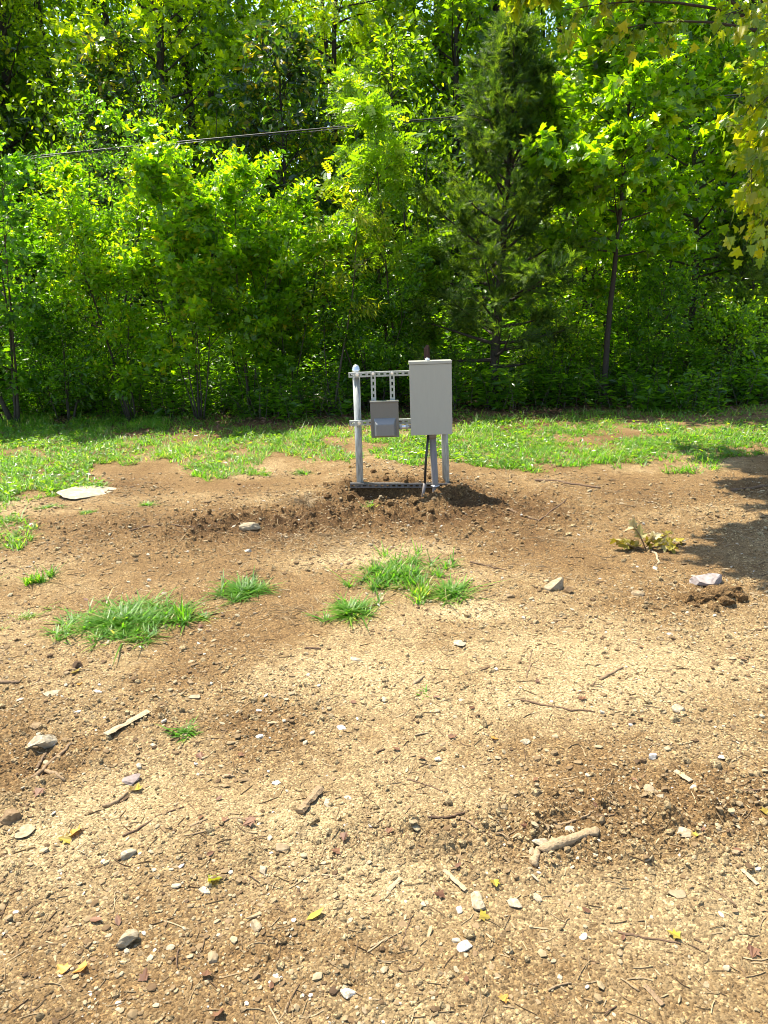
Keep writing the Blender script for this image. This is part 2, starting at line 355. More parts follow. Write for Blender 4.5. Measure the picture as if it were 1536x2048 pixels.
# ------------------------------------------------------------------ rocks
def ico(sub):
    bm = bmesh.new(); bmesh.ops.create_icosphere(bm, subdivisions=sub, radius=1); bm.verts.ensure_lookup_table()
    V = np.array([v.co[:] for v in bm.verts]); F = np.array([[v.index for v in f.verts] for f in bm.faces]); bm.free(); return V, F
ICO = {k: ico(k) for k in (1, 2, 3)}
def rockV(rng, sub=2, planes=9, flat=(1, 1, .6), smooth=.0):
    V, F = ICO[sub]; V = V.copy()
    for _ in range(planes):
        n = rng.normal(size=3); n /= np.linalg.norm(n); d = rng.uniform(.42, .8) + smooth
        s = V @ n; k = s > d; V[k] -= (s[k] - d)[:, None] * n
    V *= 1 + .03 * rng.standard_normal((len(V), 1))
    return V * np.array(flat), F
def rock(px, py, wpx, label, mat='stone', tint=.6, flat=(1, .75, .45), seed=0, rz=None, name='stone', sink=.25, planes=9, group=None, cat='stone', sub=3):
    x, y = gnd(px, py); d = math.sqrt(x * x + y * y + CAM_Z ** 2); r = .5 * wpx * d / FPX * 1.12
    rng = np.random.default_rng(seed + int(px) * 7 + int(py)); V, F = rockV(rng, sub, planes, flat); V = V * r
    if mat == 'crumb': V = V * (1 + .07 * rng.standard_normal((len(V), 1)))
    me = raw_mesh(name, V, F.reshape(-1), np.full(len(F), 3), np.clip(tint + .05 * rng.standard_normal(len(F)), 0, 1))
    o = link(name, me, M[mat]); o.location = (x, y, hz(x, y) + r * flat[2] * (1 - 2 * sink) * .8)
    o.rotation_euler = (rng.uniform(-.15, .15), rng.uniform(-.15, .15), rng.uniform(0, 6.28) if rz is None else rz)
    return tag(o, label, cat, group)

def frustum_pts(n, y0, y1, power, rng, wide=.78):
    y = y0 + (y1 - y0) * rng.random(n) ** power
    x = (rng.random(n) * 2 - 1) * (wide * y + .15)
    return x, y
def scatter_chips(name, mat, n, size, rng, dens, label, y0=1.15, y1=7.8, power=1.25, tintfn=None, flat=(.25, .8), protr=.35, wide=(.55, 1)):
    x, y = frustum_pts(n, y0, y1, power, rng); keep = rng.random(n) < dens(x, y); x = x[keep]; y = y[keep]; n = len(x)
    s = size(rng, n, x, y); z = height(x, y)
    V0, F0 = ICO[1]; allV = []
    K = 24; T = []
    for k in range(K):
        V, _ = rockV(rng, 1, 6, (1, rng.uniform(*wide), rng.uniform(*flat))); T.append(V)
    T = np.array(T); k = rng.integers(0, K, n); a = rng.random(n) * 6.28; tx = rng.normal(0, .25, n)
    V = T[k]; c, sn = np.cos(a)[:, None], np.sin(a)[:, None]
    X = V[..., 0] * c - V[..., 1] * sn; Yv = V[..., 0] * sn + V[..., 1] * c; Z = V[..., 2] + X * tx[:, None]
    P = np.stack([X, Yv, Z], -1) * s[:, None, None] + np.stack([x, y, z + s * protr * .5], -1)[:, None]
    L = (np.arange(n)[:, None] * len(V0) + F0.reshape(-1)[None]).reshape(-1)
    t = (rng.random(n) if tintfn is None else tintfn(rng, n))
    me = raw_mesh(name, P.reshape(-1, 3), L, np.full(n * len(F0), 3), np.repeat(t, len(F0)))
    if mat == 'crumb':
        a_ = me.attributes.new('crust', 'FLOAT', 'POINT'); a_.data.foreach_set('value', np.repeat(np.clip(crust(x, y) + rng.normal(0, .1, n) + .06, 0, 1), len(V0)).astype(np.float32))
    return tag(link(name, me, M[mat]), label, name, None, 'stuff')
rg = np.random.default_rng(11)
scatter_chips('gravel', 'gravel', 82000, lambda r, n, x, y: np.clip(.0027 * np.exp(r.normal(0, .58, n)), .0014, .013) * (1 + .17 * y), rg,
              lambda x, y: np.clip(.10 + 1.6 * sstep(.38, .68, fbm(x, y, .55, 4, 1)) + .5 * rough_mask(x, y) + .25 * blob(x, y, 0, 5.2, 4, 1.3) - .10 * (y > 6.6), 0, 1), 'loose pale chips and pebbles scattered over the dirt',
              tintfn=lambda r, n: np.clip(r.beta(2.2, 1.8, n), 0, 1))
scatter_chips('dirt_crumbs', 'crumb', 92000, lambda r, n, x, y: np.clip(.0031 * np.exp(r.normal(0, .6, n)), .0015, .018) * (1 + .16 * y), rg,
              lambda x, y: np.clip(.03 + .35 * sstep(.45, .7, fbm(x, y, .5, 4, 5)) + 1.1 * rough_mask(x, y), 0, 1), 'crumbs and clods of brown soil lying on the dirt', flat=(.5, 1))

scatter_chips('bark_chips', 'straw', 4400, lambda r, n, x, y: np.clip(.008 * np.exp(r.normal(0, .5, n)), .004, .024) * (1 + .08 * y), rg,
              lambda x, y: np.clip(.25 + .8 * sstep(.45, .65, fbm(x, y, .5, 3, 2)) + .6 * rough_mask(x, y), 0, 1), 'splinters of bark and wood scattered over the dirt', flat=(.08, .2), wide=(.16, .4))
scatter_chips('stone_flakes', 'stone', 2600, lambda r, n, x, y: np.clip(.0075 * np.exp(r.normal(0, .4, n)), .004, .016) * (1 + .06 * y), rg,
              lambda x, y: np.clip(.15 + 1.2 * sstep(.4, .7, fbm(x, y, .7, 3, 4)), 0, 1), 'thin flat stone flakes pressed into the dirt', flat=(.08, .22), wide=(.5, .9), protr=.1)
# ------------------------------------------------------------------ trees
def path(p0, d, L, n, curve, rng, wob=.05):
    P = [np.array(p0, float)]; d = np.array(d, float); d /= np.linalg.norm(d)
    for i in range(n):
        d = d + np.array(curve) / n + rng.normal(0, wob, 3); d /= np.linalg.norm(d); P.append(P[-1] + d * L / n)
    return np.array(P)
def interp(P, t):
    f = t * (len(P) - 1); i = np.minimum(f.astype(int), len(P) - 2); f = (f - i)[:, None]
    return P[i] * (1 - f) + P[i + 1] * f, norm(P[i + 1] - P[i])
def tree(name, label, cat, base, H, r0, T, mat, leaf, nleaf, limbs=26, lo=.25, R0=1.2, prof=None, up=(.2, .9), twigs=9, seed=0, lean=(0, 0), stems=1, spread=.3,
         leafup=1.0, droop=.25, tint=(.5, .2), group=None, curve=(0, 0, .2), tw=.38, bark=.4, sag=0, clump=.06, limbaz=None, wob=.05, nup=0.0):
    rng = np.random.default_rng(seed); x, y = base; z = hz(x, y) - .05
    B = np.array([x, y, z]); root = empty(name, B, label, cat, group)
    wood = Acc(); TP = []; TW = []
    for s in range(stems):
        a = rng.random() * 6.28; off = np.array([math.cos(a), math.sin(a), 0]) * (spread * .4 * rng.random() if stems > 1 else 0)
        d = np.array([lean[0] + (math.cos(a) * spread * .5 if stems > 1 else 0), lean[1] + (math.sin(a) * spread * .35 if stems > 1 else 0), 1.0])
        Hs = H * (rng.uniform(.72, 1.0) if s else 1.0)
        tr = path(B + off, d, Hs, 12, (0, 0, 0.25), rng, .035)
        rr = r0 * (.6 if s else 1) * (1 - np.linspace(0, 1, 13) * .88); rr[0] *= 1.35
        wood.tube(tr, rr, 8, tint=bark)
        nl = max(3, limbs // stems)
        for i in range(nl):
            t = lo + (1 - lo) * ((i + rng.random() * .8) / nl) ** .9; t = min(t, .985)
            p, td = interp(tr, np.array([t])); p = p[0]
            u = (t - lo) / (1 - lo); L = R0 * (prof(u) if prof else (1 - u) ** .6 * (.45 + .55 * min(1, u * 4))) * rng.uniform(.7, 1.15) + .12
            az = i * 2.4 + rng.normal(0, .5) + s if limbaz is None else rng.normal(*limbaz)
            e = up[0] + (up[1] - up[0]) * u + rng.normal(0, .12)
            d = np.array([math.cos(az) * math.cos(e), math.sin(az) * math.cos(e), math.sin(e)])
            lp = path(p, d, L, 6, (curve[0], curve[1], curve[2] - sag), rng, wob)
            rl = max(.004, r0 * .42 * (1 - t * .7)); wood.tube(lp, rl * (1 - np.linspace(0, 1, 7) * .85), 5, False, bark)
            TP.append(lp[-3:]); TW.append(.5 * L)
            for k in range(twigs):
                q, qd = interp(lp, np.array([.2 + .8 * (k + rng.random()) / twigs])); q = q[0]; qd = qd[0]
                side = np.cross(qd, (0, 0, 1)); side /= np.linalg.norm(side) + 1e-6
                dd = qd * .6 + side * (1 if k % 2 else -1) * rng.uniform(.5, 1) + np.array([0, 0, rng.normal(.15, .3) - sag * .4])
                l = L * tw * rng.uniform(.6, 1.2) + .06
                tp = path(q, dd, l, 3, (0, 0, -.15 - sag), rng, .1); TP.append(tp[-3:]); TW.append(l)
                if rng.random() < .6: wood.tube(tp, np.array([.004, .003, .0025, .002]) * (1 + H * .06), 3, False, bark)
    TPa = np.array(TP); w_ = np.array(TW) * rng.lognormal(0, 1.05, len(TW)); w_ = w_ / w_.sum()
    idx = rng.choice(len(TPa), nleaf, p=w_); t = rng.random(nleaf) ** .8
    f = t * 2; i0 = np.minimum(f.astype(int), 1); fr = (f - i0)[:, None]
    A = TPa[idx, i0]; Bq = TPa[idx, i0 + 1]; P = A * (1 - fr) + Bq * fr; D0 = norm(Bq - A)
    P = P + rng.normal(0, clump, (nleaf, 3)) * np.array([1, 1, .7])
    D = D0 * .7 + rng.normal(0, .55, (nleaf, 3)) + np.array([0, 0, -droop])
    Nn = rng.normal(0, .65, (nleaf, 3)) + np.array([0, -nup - .25, leafup])
    br = rng.normal(0, .10, len(TPa))[idx]
    acc = Acc(); leaves(acc, P, D, Nn, leaf * rng.uniform(.65, 1.25, nleaf), T, np.clip(rng.normal(tint[0], tint[1], nleaf) + br, 0, 1))
    link('trunk', wood.mesh('trunk', True, B), M['bark'], root)
    link('crown', acc.mesh('crown', False, B), M[mat], root)
    return root
def bx(px, Y):          # ground position under a pixel column at distance Y
    p = at(px, 800, Y); return (p.x, Y)
cone = lambda u: (1 - u) ** .75 * (.55 + .45 * min(1, u * 3))
round_ = lambda u: (1 - u) ** .45 * (.5 + .5 * min(1, u * 3))
# the two trees one can tell by their trunks
tree('cedar_tree', 'dark feathery cedar with a straight dark trunk behind the large grey panel', 'tree', bx(985, 12.0), 5.15, .085, CEDAR, 'cedar', .15, 16000, limbs=78, lo=.12, R0=1.45,
     prof=lambda u: (1 - u) ** .5 * (.75 + .25 * min(1, u * 3)) * (.8 + .35 * math.sin(u * 21) ** 2), up=(.05, 1.1), twigs=10, seed=1, tint=(.5, .25), curve=(0, 0, .35), tw=.34, bark=.15, leafup=.4, droop=-.15, clump=.04)
tree('maple_tree', 'slender maple with a thin straight dark trunk right of the cedar', 'tree', bx(1210, 11.6), 5.9, .05, MAPLE, 'maple', .125, 9500, limbs=44, lo=.36, R0=1.45,
     prof=round_, up=(.1, 1.0), twigs=9, seed=2, lean=(-.015, 0), tint=(.5, .22), bark=.05, clump=.07)
# sapling thicket left of the rack
sap = [(395, 11.6, 4.15, 'tallest bright green sapling clump, its crown topping the thicket under the cable', .55), (500, 12.0, 3.75, 'bright green sapling with several thin stems just right of the thicket top', .55),
       (575, 12.3, 3.5, 'sapling with crossing dark stems and bright leaves between two thickets', .5), (265, 11.9, 3.5, 'light green arching sapling on the left flank of the thicket', .6)]
for i, (px, Y, H, lb, tn) in enumerate(sap):
    tree('sapling', lb, 'tree', bx(px, Y), H, .019, OVAL if i % 2 else MAPLE, 'sapling', .088, 8600, limbs=46, lo=.2, R0=.95, prof=round_, up=(.5, 1.15), twigs=7, seed=20 + i,
         stems=6, spread=.4, tint=(tn, .22), bark=.35, clump=.07, group='bright saplings of the thicket')
tree('yellowing_sapling', 'thin sapling with yellowing leaves beside the dark cedar gap', 'tree', bx(665, 11.9), 3.2, .02, LANCE, 'yellow', .10, 2600, limbs=20, lo=.45, R0=.8, prof=round_, up=(.4, 1), twigs=6, seed=31,
     stems=2, spread=.4, tint=(.45, .3), bark=.6, sag=.3)
tree('sumac_tree', 'bright sumac with feather-shaped drooping leaves pressed against the cedar', 'tree', bx(805, 12.6), 5.0, .035, SUMAC, 'sumac', .24, 1900, limbs=30, lo=.25, R0=.75, prof=round_, up=(.2, 1), twigs=4, seed=33,
     stems=2, spread=.4, tint=(.5, .25), bark=.5, droop=.35, clump=.06)
# left hand side shrubs
tree('privet_shrub', 'tall arching privet with fine leaves and upright shoots crossed by the cable', 'shrub', bx(180, 13.6), 5.1, .03, OVAL, 'privet', .06, 11000, limbs=64, lo=.12, R0=1.1, prof=round_, up=(.5, 1.3), twigs=8, seed=41,
     stems=6, spread=.7, tint=(.5, .25), bark=.5, clump=.06)
tree('leafy_shrub', 'broad-leaved shrub with glossy leaves filling the left edge', 'shrub', bx(20, 11.9), 3.9, .04, MAPLE, 'privet', .085, 8500, limbs=48, lo=.12, R0=1.05, prof=round_, up=(.3, 1.1), twigs=8, seed=43,
     stems=4, spread=.6, tint=(.5, .3), bark=.5, clump=.08)
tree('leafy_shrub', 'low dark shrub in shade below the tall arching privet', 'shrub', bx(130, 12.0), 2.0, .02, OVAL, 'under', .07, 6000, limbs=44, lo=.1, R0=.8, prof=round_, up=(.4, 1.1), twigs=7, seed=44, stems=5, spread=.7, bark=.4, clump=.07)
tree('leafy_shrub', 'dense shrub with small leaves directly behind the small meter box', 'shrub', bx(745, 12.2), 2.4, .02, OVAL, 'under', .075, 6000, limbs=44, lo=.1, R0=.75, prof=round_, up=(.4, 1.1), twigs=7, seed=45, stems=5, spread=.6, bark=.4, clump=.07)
# right hand side
tree('young_maple', 'young maple with sunlit leaves between cedar and slender maple trunks', 'tree', bx(1110, 13.2), 4.4, .03, MAPLE, 'maple', .09, 4200, limbs=30, lo=.2, R0=.9, prof=round_, up=(.2, 1), twigs=7, seed=51, stems=2, tint=(.55, .25), clump=.07)
tree('broadleaf_tree', 'full bright green tree between the slender maple and the yellow overhanging leaves', 'tree', bx(1370, 13.2), 6.2, .07, MAPLE, 'maple', .125, 7500, limbs=50, lo=.3, R0=1.6, prof=round_, up=(.1, 1), twigs=9, seed=52, tint=(.42, .22), clump=.08)
tree('young_cedar', 'small pale cedar with wispy foliage at the right edge', 'tree', bx(1500, 12.4), 2.9, .03, CEDAR, 'cedar', .15, 5200, limbs=46, lo=.08, R0=.95, prof=cone, up=(.2, 1), twigs=8, seed=53, tint=(.75, .25), leafup=.4, droop=-.15, clump=.04)
tree('leafy_shrub', 'rounded light green bush in front of the small pale cedar', 'shrub', bx(1440, 11.7), 1.35, .015, OVAL, 'sapling', .07, 4600, limbs=44, lo=.05, R0=.8, prof=round_, up=(.3, 1.1), twigs=7, seed=54, stems=5, spread=.7, clump=.07)
tree('leafy_shrub', 'bush of lit leaves between the bases of cedar and slender maple', 'shrub', bx(1105, 12.6), 1.6, .015, OVAL, 'sapling', .07, 3800, limbs=38, lo=.1, R0=.65, prof=round_, up=(.3, 1.1), twigs=7, seed=55, stems=5, spread=.6, clump=.07, tint=(.5, .25))
tree('leafy_shrub', 'bush of mixed dark leaves right of the slender maple base', 'shrub', bx(1285, 12.5), 2.2, .015, OVAL, 'under', .075, 5200, limbs=40, lo=.1, R0=.8, prof=round_, up=(.3, 1.1), twigs=7, seed=56, stems=5, spread=.6, clump=.07, tint=(.6, .25))
# the tall row behind
tall = [('broadleaf_tree', 'tall yellow-green tree leaning over the top left corner', 60, 17.5, 9.2, OVAL, 'airy', .10, 12000, (.55, .25), 2.5, 0.0),
        ('broadleaf_tree', 'tall light tree with an upright dark trunk near the top edge', 375, 16.5, 9.5, MAPLE, 'airy', .11, 11000, (.5, .25), 2.2, 0.0),
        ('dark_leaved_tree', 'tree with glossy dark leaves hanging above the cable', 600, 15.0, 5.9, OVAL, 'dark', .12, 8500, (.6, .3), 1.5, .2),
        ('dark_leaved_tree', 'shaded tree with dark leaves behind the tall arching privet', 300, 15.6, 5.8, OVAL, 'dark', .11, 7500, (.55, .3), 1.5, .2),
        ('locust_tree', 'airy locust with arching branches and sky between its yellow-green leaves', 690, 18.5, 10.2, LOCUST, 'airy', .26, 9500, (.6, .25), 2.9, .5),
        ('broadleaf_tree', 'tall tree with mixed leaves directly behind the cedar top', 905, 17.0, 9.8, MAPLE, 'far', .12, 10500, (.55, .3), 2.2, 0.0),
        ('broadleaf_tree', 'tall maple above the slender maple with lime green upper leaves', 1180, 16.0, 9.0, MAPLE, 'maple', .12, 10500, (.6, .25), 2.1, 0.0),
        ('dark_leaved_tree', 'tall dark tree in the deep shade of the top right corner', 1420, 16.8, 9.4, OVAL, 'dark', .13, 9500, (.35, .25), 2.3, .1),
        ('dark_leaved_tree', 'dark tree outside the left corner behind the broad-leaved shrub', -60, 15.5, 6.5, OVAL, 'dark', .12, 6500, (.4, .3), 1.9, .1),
        ('broadleaf_tree', 'mid-height tree filling the gap behind the sumac', 790, 15.2, 5.6, OVAL, 'far', .11, 7500, (.5, .3), 1.5, .1)]
for i, (nm, lb, px, Y, H, T, mt, lf, n, tn, R0, sg) in enumerate(tall):
    k = (Y + 1.8) / Y; Y += 1.8; H = 1.6 + (H - 1.6) * k; R0 *= k
    tree(nm, lb, 'tree', bx(px, Y), H, .012 * H, T, mt, lf * 1.3, int(n * .62), limbs=44, lo=.22, R0=R0, prof=round_, up=(.05, .95), twigs=10, seed=70 + i, tint=tn, bark=.1, sag=sg, clump=.10, tw=.42, group='tall trees behind the thicket')

# overhanging maple, rooted outside the frame on the right
def overhang():
    rng = np.random.default_rng(91); bx_, by_ = 4.6, 7.3; B = np.array([bx_, by_, hz(bx_, by_) - .05])
    root = empty('maple_tree', B, 'maple with large yellow-green leaves hanging into the top right corner', 'tree')
    wood = Acc(); tr = path(B, (-.08, -.02, 1), 6.6, 12, (0, 0, .2), rng, .03); wood.tube(tr, .13 * (1 - np.linspace(0, .8, 13)), 10, tint=.3)
    tips = []
    specs = []
    for px, py, Y in [(1500, 300, 6.4), (1490, 380, 6.5), (1545, 330, 6.1), (1450, 30, 6.3), (1480, 210, 6.9), (1230, 60, 7.3), (1130, 20, 7.4), (1540, 420, 6.2), (1520, 250, 6.0), (1530, 290, 6.2), (1500, 340, 6.3), (1535, 390, 6.0), (1510, 420, 6.4), (1470, 400, 6.6), (1545, 300, 5.9), (1490, 230, 6.3), (1525, 210, 6.1), (1560, 240, 5.8), (1480, 260, 6.6), (1530, 460, 6.3), (1530, 30, 5.8)]:
        p = at(px, py, Y); specs.append((np.array(p), 1.0))
    for k in range(66):
        gx, gy = (rng.uniform(3.0, 3.6), rng.uniform(5.2, 6.4)) if k % 2 else (rng.uniform(2.15, 2.75), rng.uniform(3.85, 5.1))
        if k % 5 == 0: gx = rng.uniform(3.1, 4.0); gy = rng.uniform(6.6, 8.0)
        z = rng.uniform(4.55, 5.3); q_ = z / math.tan(SUN_EL); specs.append((np.array([gx + q_ * math.sin(SUN_AZ), gy + q_ * math.cos(SUN_AZ), z]), 2.6))
    P = []; D = []
    for tip, wgt in specs:
        t0 = np.clip(.35 + tip[2] * .06 + rng.normal(0, .06), .3, .92); s, _ = interp(tr, np.array([t0])); s = s[0]
        mid = (s + tip) / 2 + np.array([0, 0, .35 + .15 * rng.random()]); tt = np.linspace(0, 1, 9)[:, None]
        lp = (1 - tt) ** 2 * s + 2 * tt * (1 - tt) * mid + tt ** 2 * tip; wood.tube(lp, .024 * (1 - np.linspace(0, .88, 9)), 5, False, .3)
        for k in range(9):
            q, qd = interp(lp, np.array([(.7 if wgt < 2 else .86) + (.3 if wgt < 2 else .14) * rng.random()])); dd = qd[0] + rng.normal(0, .8, 3) + np.array([0, 0, -.35]); l = rng.uniform(.15, .42)
            tp = path(q[0], dd, l, 3, (0, 0, -.5), rng, .08); wood.tube(tp, [.004, .003, .002, .0015], 3, False, .4)
            m = int(rng.integers(7, 13) * wgt); f, fd = interp(tp, rng.random(m)); P.append(f + rng.normal(0, .035, (m, 3))); D.append(fd * .4 + rng.normal(0, .45, (m, 3)) + np.array([0, 0, -.55]))
    P = np.concatenate(P); D = np.concatenate(D); n = len(P); acc = Acc()
    leaves(acc, P, D, rng.normal(0, .8, (n, 3)) + np.array([0, -.5, .8]), np.where(P[:, 2] > 4.2, .11, .088) * rng.uniform(.6, 1.2, n), MAPLE, np.clip(rng.normal(.5, .3, n), 0, 1))
    link('trunk', wood.mesh('trunk', True, B), M['bark'], root); link('crown', acc.mesh('crown', False, B), M['yellow'], root)
overhang()

# far wood on the slope behind
def woods():
    rng = np.random.default_rng(101); acc = Acc(); wood = Acc()
    for i in range(105):
        Y = rng.uniform(20, 31); x = rng.uniform(-.75, .75) * Y; z = float(height(np.array([x]), np.array([Y]), False)[0]); top = rng.uniform(11.5, 15.5)
        gap = -4.2 < x * 24 / Y < -0.4
        if gap: top = rng.uniform(8, 10.5)
        wood.tube(path((x, Y, z), (rng.normal(0, .04), 0, 1), top - z * .3, 6, (0, 0, .1), rng, .03), .16 * (1 - np.linspace(0, .8, 7)), 6, tint=.1)
        for c in range(24):
            cz = rng.uniform(.5, top); rr = 1.9 * (1 - .6 * cz / top); a = rng.random() * 6.28
            c0 = np.array([x + math.cos(a) * rr * rng.random(), Y + math.sin(a) * rr * rng.random(), z * .5 + cz]); m = 120
            P = c0 + rng.normal(0, 1, (m, 3)) * np.array([.75, .75, .42]); leaves(acc, P, rng.normal(0, .6, (m, 3)) + (0, 0, -.3), rng.normal(0, .5, (m, 3)) + (0, 0, 1), .2 * rng.uniform(.6, 1.2, m), OVAL, np.clip(rng.normal(.4, .2, m) + rng.normal(0, .15), 0, 1))
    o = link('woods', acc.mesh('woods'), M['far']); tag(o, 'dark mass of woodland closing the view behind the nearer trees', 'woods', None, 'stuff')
    o = link('woodland_trunks', wood.mesh('woodland_trunks'), M['bark']); tag(o, 'dim trunks of the woodland behind the nearer trees', 'woods', None, 'stuff')
woods()
# undergrowth at the foot of the trees: leafy stems
def thicket():
    rng = np.random.default_rng(105); acc = Acc(); wood = Acc()
    for i in range(150):
        Y = rng.uniform(14.6, 20); x = rng.uniform(-.68, .68) * Y; z = float(height(np.array([x]), np.array([Y]), False)[0]); top = rng.uniform(2.2, 4.6) + .22 * (Y - 13.4)
        wood.tube(path((x, Y, z), (rng.normal(0, .1), 0, 1), top, 6, (0, 0, .1), rng, .05), .03 * (1 - np.linspace(0, .8, 7)), 5, tint=.2)
        tb = rng.normal(.45, .18)
        for c in range(9):
            cz = .3 + top * (c + rng.random()) / 9; a = rng.random() * 6.28; c0 = np.array([x + math.cos(a) * .5 * rng.random(), Y + math.sin(a) * .5 * rng.random(), z + cz]); m = 55
            P = c0 + rng.normal(0, 1, (m, 3)) * np.array([.42, .35, .24]); leaves(acc, P, rng.normal(0, .6, (m, 3)) + (0, 0, -.3), rng.normal(0, .5, (m, 3)) + (0, 0, 1), .11 * rng.uniform(.6, 1.2, m), OVAL, np.clip(rng.normal(tb, .2, m), 0, 1))
    tag(link('thicket', acc.mesh('thicket'), M['far']), 'tangled leafy thicket filling the space between the trees', 'thicket', None, 'stuff')
    tag(link('thicket_stems', wood.mesh('thicket_stems'), M['bark']), 'thin dark stems of the tangled thicket', 'thicket', None, 'stuff')
thicket()
def undergrowth():
    rng = np.random.default_rng(111); acc = Acc(); st = Acc()
    n = 2500; x = rng.uniform(-9.5, 9.5, n); y = np.interp(x, [-6.4, -3.7, 0, 3.8, 5.6], [12.5, 11.9, 11.75, 10.85, 11.0]) + 4.4 * rng.random(n) ** 1.3 + .35 * np.sin(x * .9) + .25 * np.sin(x * 2.3 + 1) + .5 * (vn(x / .5, x * 0 + 3, 2) - .5); z = height(x, y, False)
    for i in range(n):
        h = rng.uniform(.2, .7) + .55 * min(max(y[i] - 11.2, 0), 3) * rng.random(); P = path((x[i], y[i], z[i]), (rng.normal(0, .2), rng.normal(-.08, .2), 1), h, 4, (rng.normal(0, .3), -.15, -.1), rng, .08)
        st.tube(P, [.006, .005, .004, .003, .002], 3, False, .6)
        m = int(16 + h * 26); t = rng.random(m); q, qd = interp(P, t); az = rng.random(m) * 6.28; s = .07 * rng.uniform(.55, 1.7)
        D = np.stack([np.cos(az), np.sin(az), rng.normal(.1, .3, m)], -1)
        leaves(acc, q + D * rng.random((m, 1)) * .09, D, rng.normal(0, .35, (m, 3)) + (0, 0, 1), s * rng.uniform(.7, 1.3, m) * 1.25, OVAL if i % 3 else LANCE, np.clip(rng.normal(.5, .25, m), 0, 1))
    tag(link('undergrowth', acc.mesh('undergrowth'), M['under']), 'dense leafy undergrowth along the foot of the trees', 'undergrowth', None, 'stuff')
    tag(link('undergrowth_stems', st.mesh('undergrowth_stems'), M['bark']), 'thin stems of the leafy undergrowth', 'undergrowth', None, 'stuff')
undergrowth()

def litter():
    rng = np.random.default_rng(133); n = 9000; x = rng.uniform(-7.5, 7.5, n); y = 9.4 + 4.0 * rng.random(n); k = rng.random(n) < sstep(9.3, 11.2, y); x = x[k]; y = y[k]; n = len(x)
    az = rng.random(n) * 6.28; acc = Acc(); leaves(acc, np.stack([x, y, height(x, y) + .01 + .02 * rng.random(n)], -1), np.stack([np.cos(az), np.sin(az), rng.normal(0, .25, n)], -1), rng.normal(0, .35, (n, 3)) + (0, 0, 1), .06 * rng.uniform(.5, 1.3, n), OVAL, rng.random(n))
    tag(link('leaf_litter', acc.mesh('leaf_litter'), M['bleaf']), 'brown leaf litter along the foot of the wood', 'leaf litter', None, 'stuff')
litter()
# ------------------------------------------------------------------ grass
def inpoly(px, py, poly):
    r = np.zeros(px.shape, bool); n = len(poly)
    for i in range(n):
        x0, y0 = poly[i]; x1, y1 = poly[(i + 1) % n]
        c = ((y0 > py) != (y1 > py)) & (px < (x1 - x0) * (py - y0) / (y1 - y0 + 1e-9) + x0); r ^= c
    return r
LAWN = [([(-300, 815), (330, 835), (345, 868), (285, 895), (240, 930), (165, 980), (60, 985), (20, 1005), (-300, 1040)], 1.0),
        ([(-300, 1030), (40, 1030), (75, 1070), (30, 1112), (-40, 1150), (-300, 1200)], .8),
        ([(265, 905), (330, 885), (430, 895), (470, 870), (600, 862), (705, 868), (700, 912), (640, 925), (600, 905), (545, 905), (520, 945), (430, 968), (380, 950), (370, 925), (290, 925)], .85),
        ([(590, 905), (690, 902), (690, 925), (605, 930)], .7),
        ([(735, 880), (905, 872), (910, 850), (1100, 845), (1250, 860), (1900, 860), (1900, 905), (1480, 900), (1400, 935), (1330, 945), (1150, 935), (1060, 942), (960, 935), (900, 925), (800, 930), (745, 915)], 1.0),
        ([(905, 822), (1900, 822), (1900, 905), (905, 850)], .35), ([(300, 830), (905, 828), (905, 880), (300, 905)], .22)]
def lawn_density(x, y):
    u, v = proj(x, y, np.zeros_like(x)); d = np.zeros_like(x)
    w_ = 60 * (fbm(x, y, .30, 4, 2) - .5) * 2
    for poly, k in LAWN: d = np.maximum(d, k * inpoly(u + w_, v + w_ * .5, poly))
    p = fbm(x, y, .55, 3, 7); d = d * sstep(.36, .52, p + .14 * d)
    d = d * (.15 + .85 * sstep(.34, .58, fbm(x, y, .14, 2, 5) + .10 * p)); return d * (y < 12.6)
def blades(acc, x, y, z, L, wd, az, lean, tint, curl=.6):
    n = len(x); dx, dy = np.cos(az), np.sin(az); s = np.array([0, .4, .75, 1.0]); V = np.zeros((n, 7, 3))
    k = 0
    for i, t in enumerate(s):
        out = L * (lean * t + curl * lean * t * t * .8); up_ = L * np.sqrt(np.clip(1 - (lean * .6) ** 2, .05, 1)) * (t - curl * .45 * t * t * (.3 + lean))
        w_ = wd * (1 - t ** 2 * .75) * .5; cx = x + dx * out; cy = y + dy * out; cz = z + up_
        if i < 3:
            V[:, k] = np.stack([cx - dy * w_, cy + dx * w_, cz], -1); V[:, k + 1] = np.stack([cx + dy * w_, cy - dx * w_, cz], -1); k += 2
        else: V[:, k] = np.stack([cx, cy, cz], -1)
    lf = np.array([0, 1, 3, 2, 2, 3, 5, 4, 4, 5, 6]); Lp = (np.arange(n)[:, None] * 7 + lf[None]).reshape(-1)
    acc.add(V.reshape(-1, 3), Lp, np.tile([4, 4, 3], n), np.repeat(tint, 3))
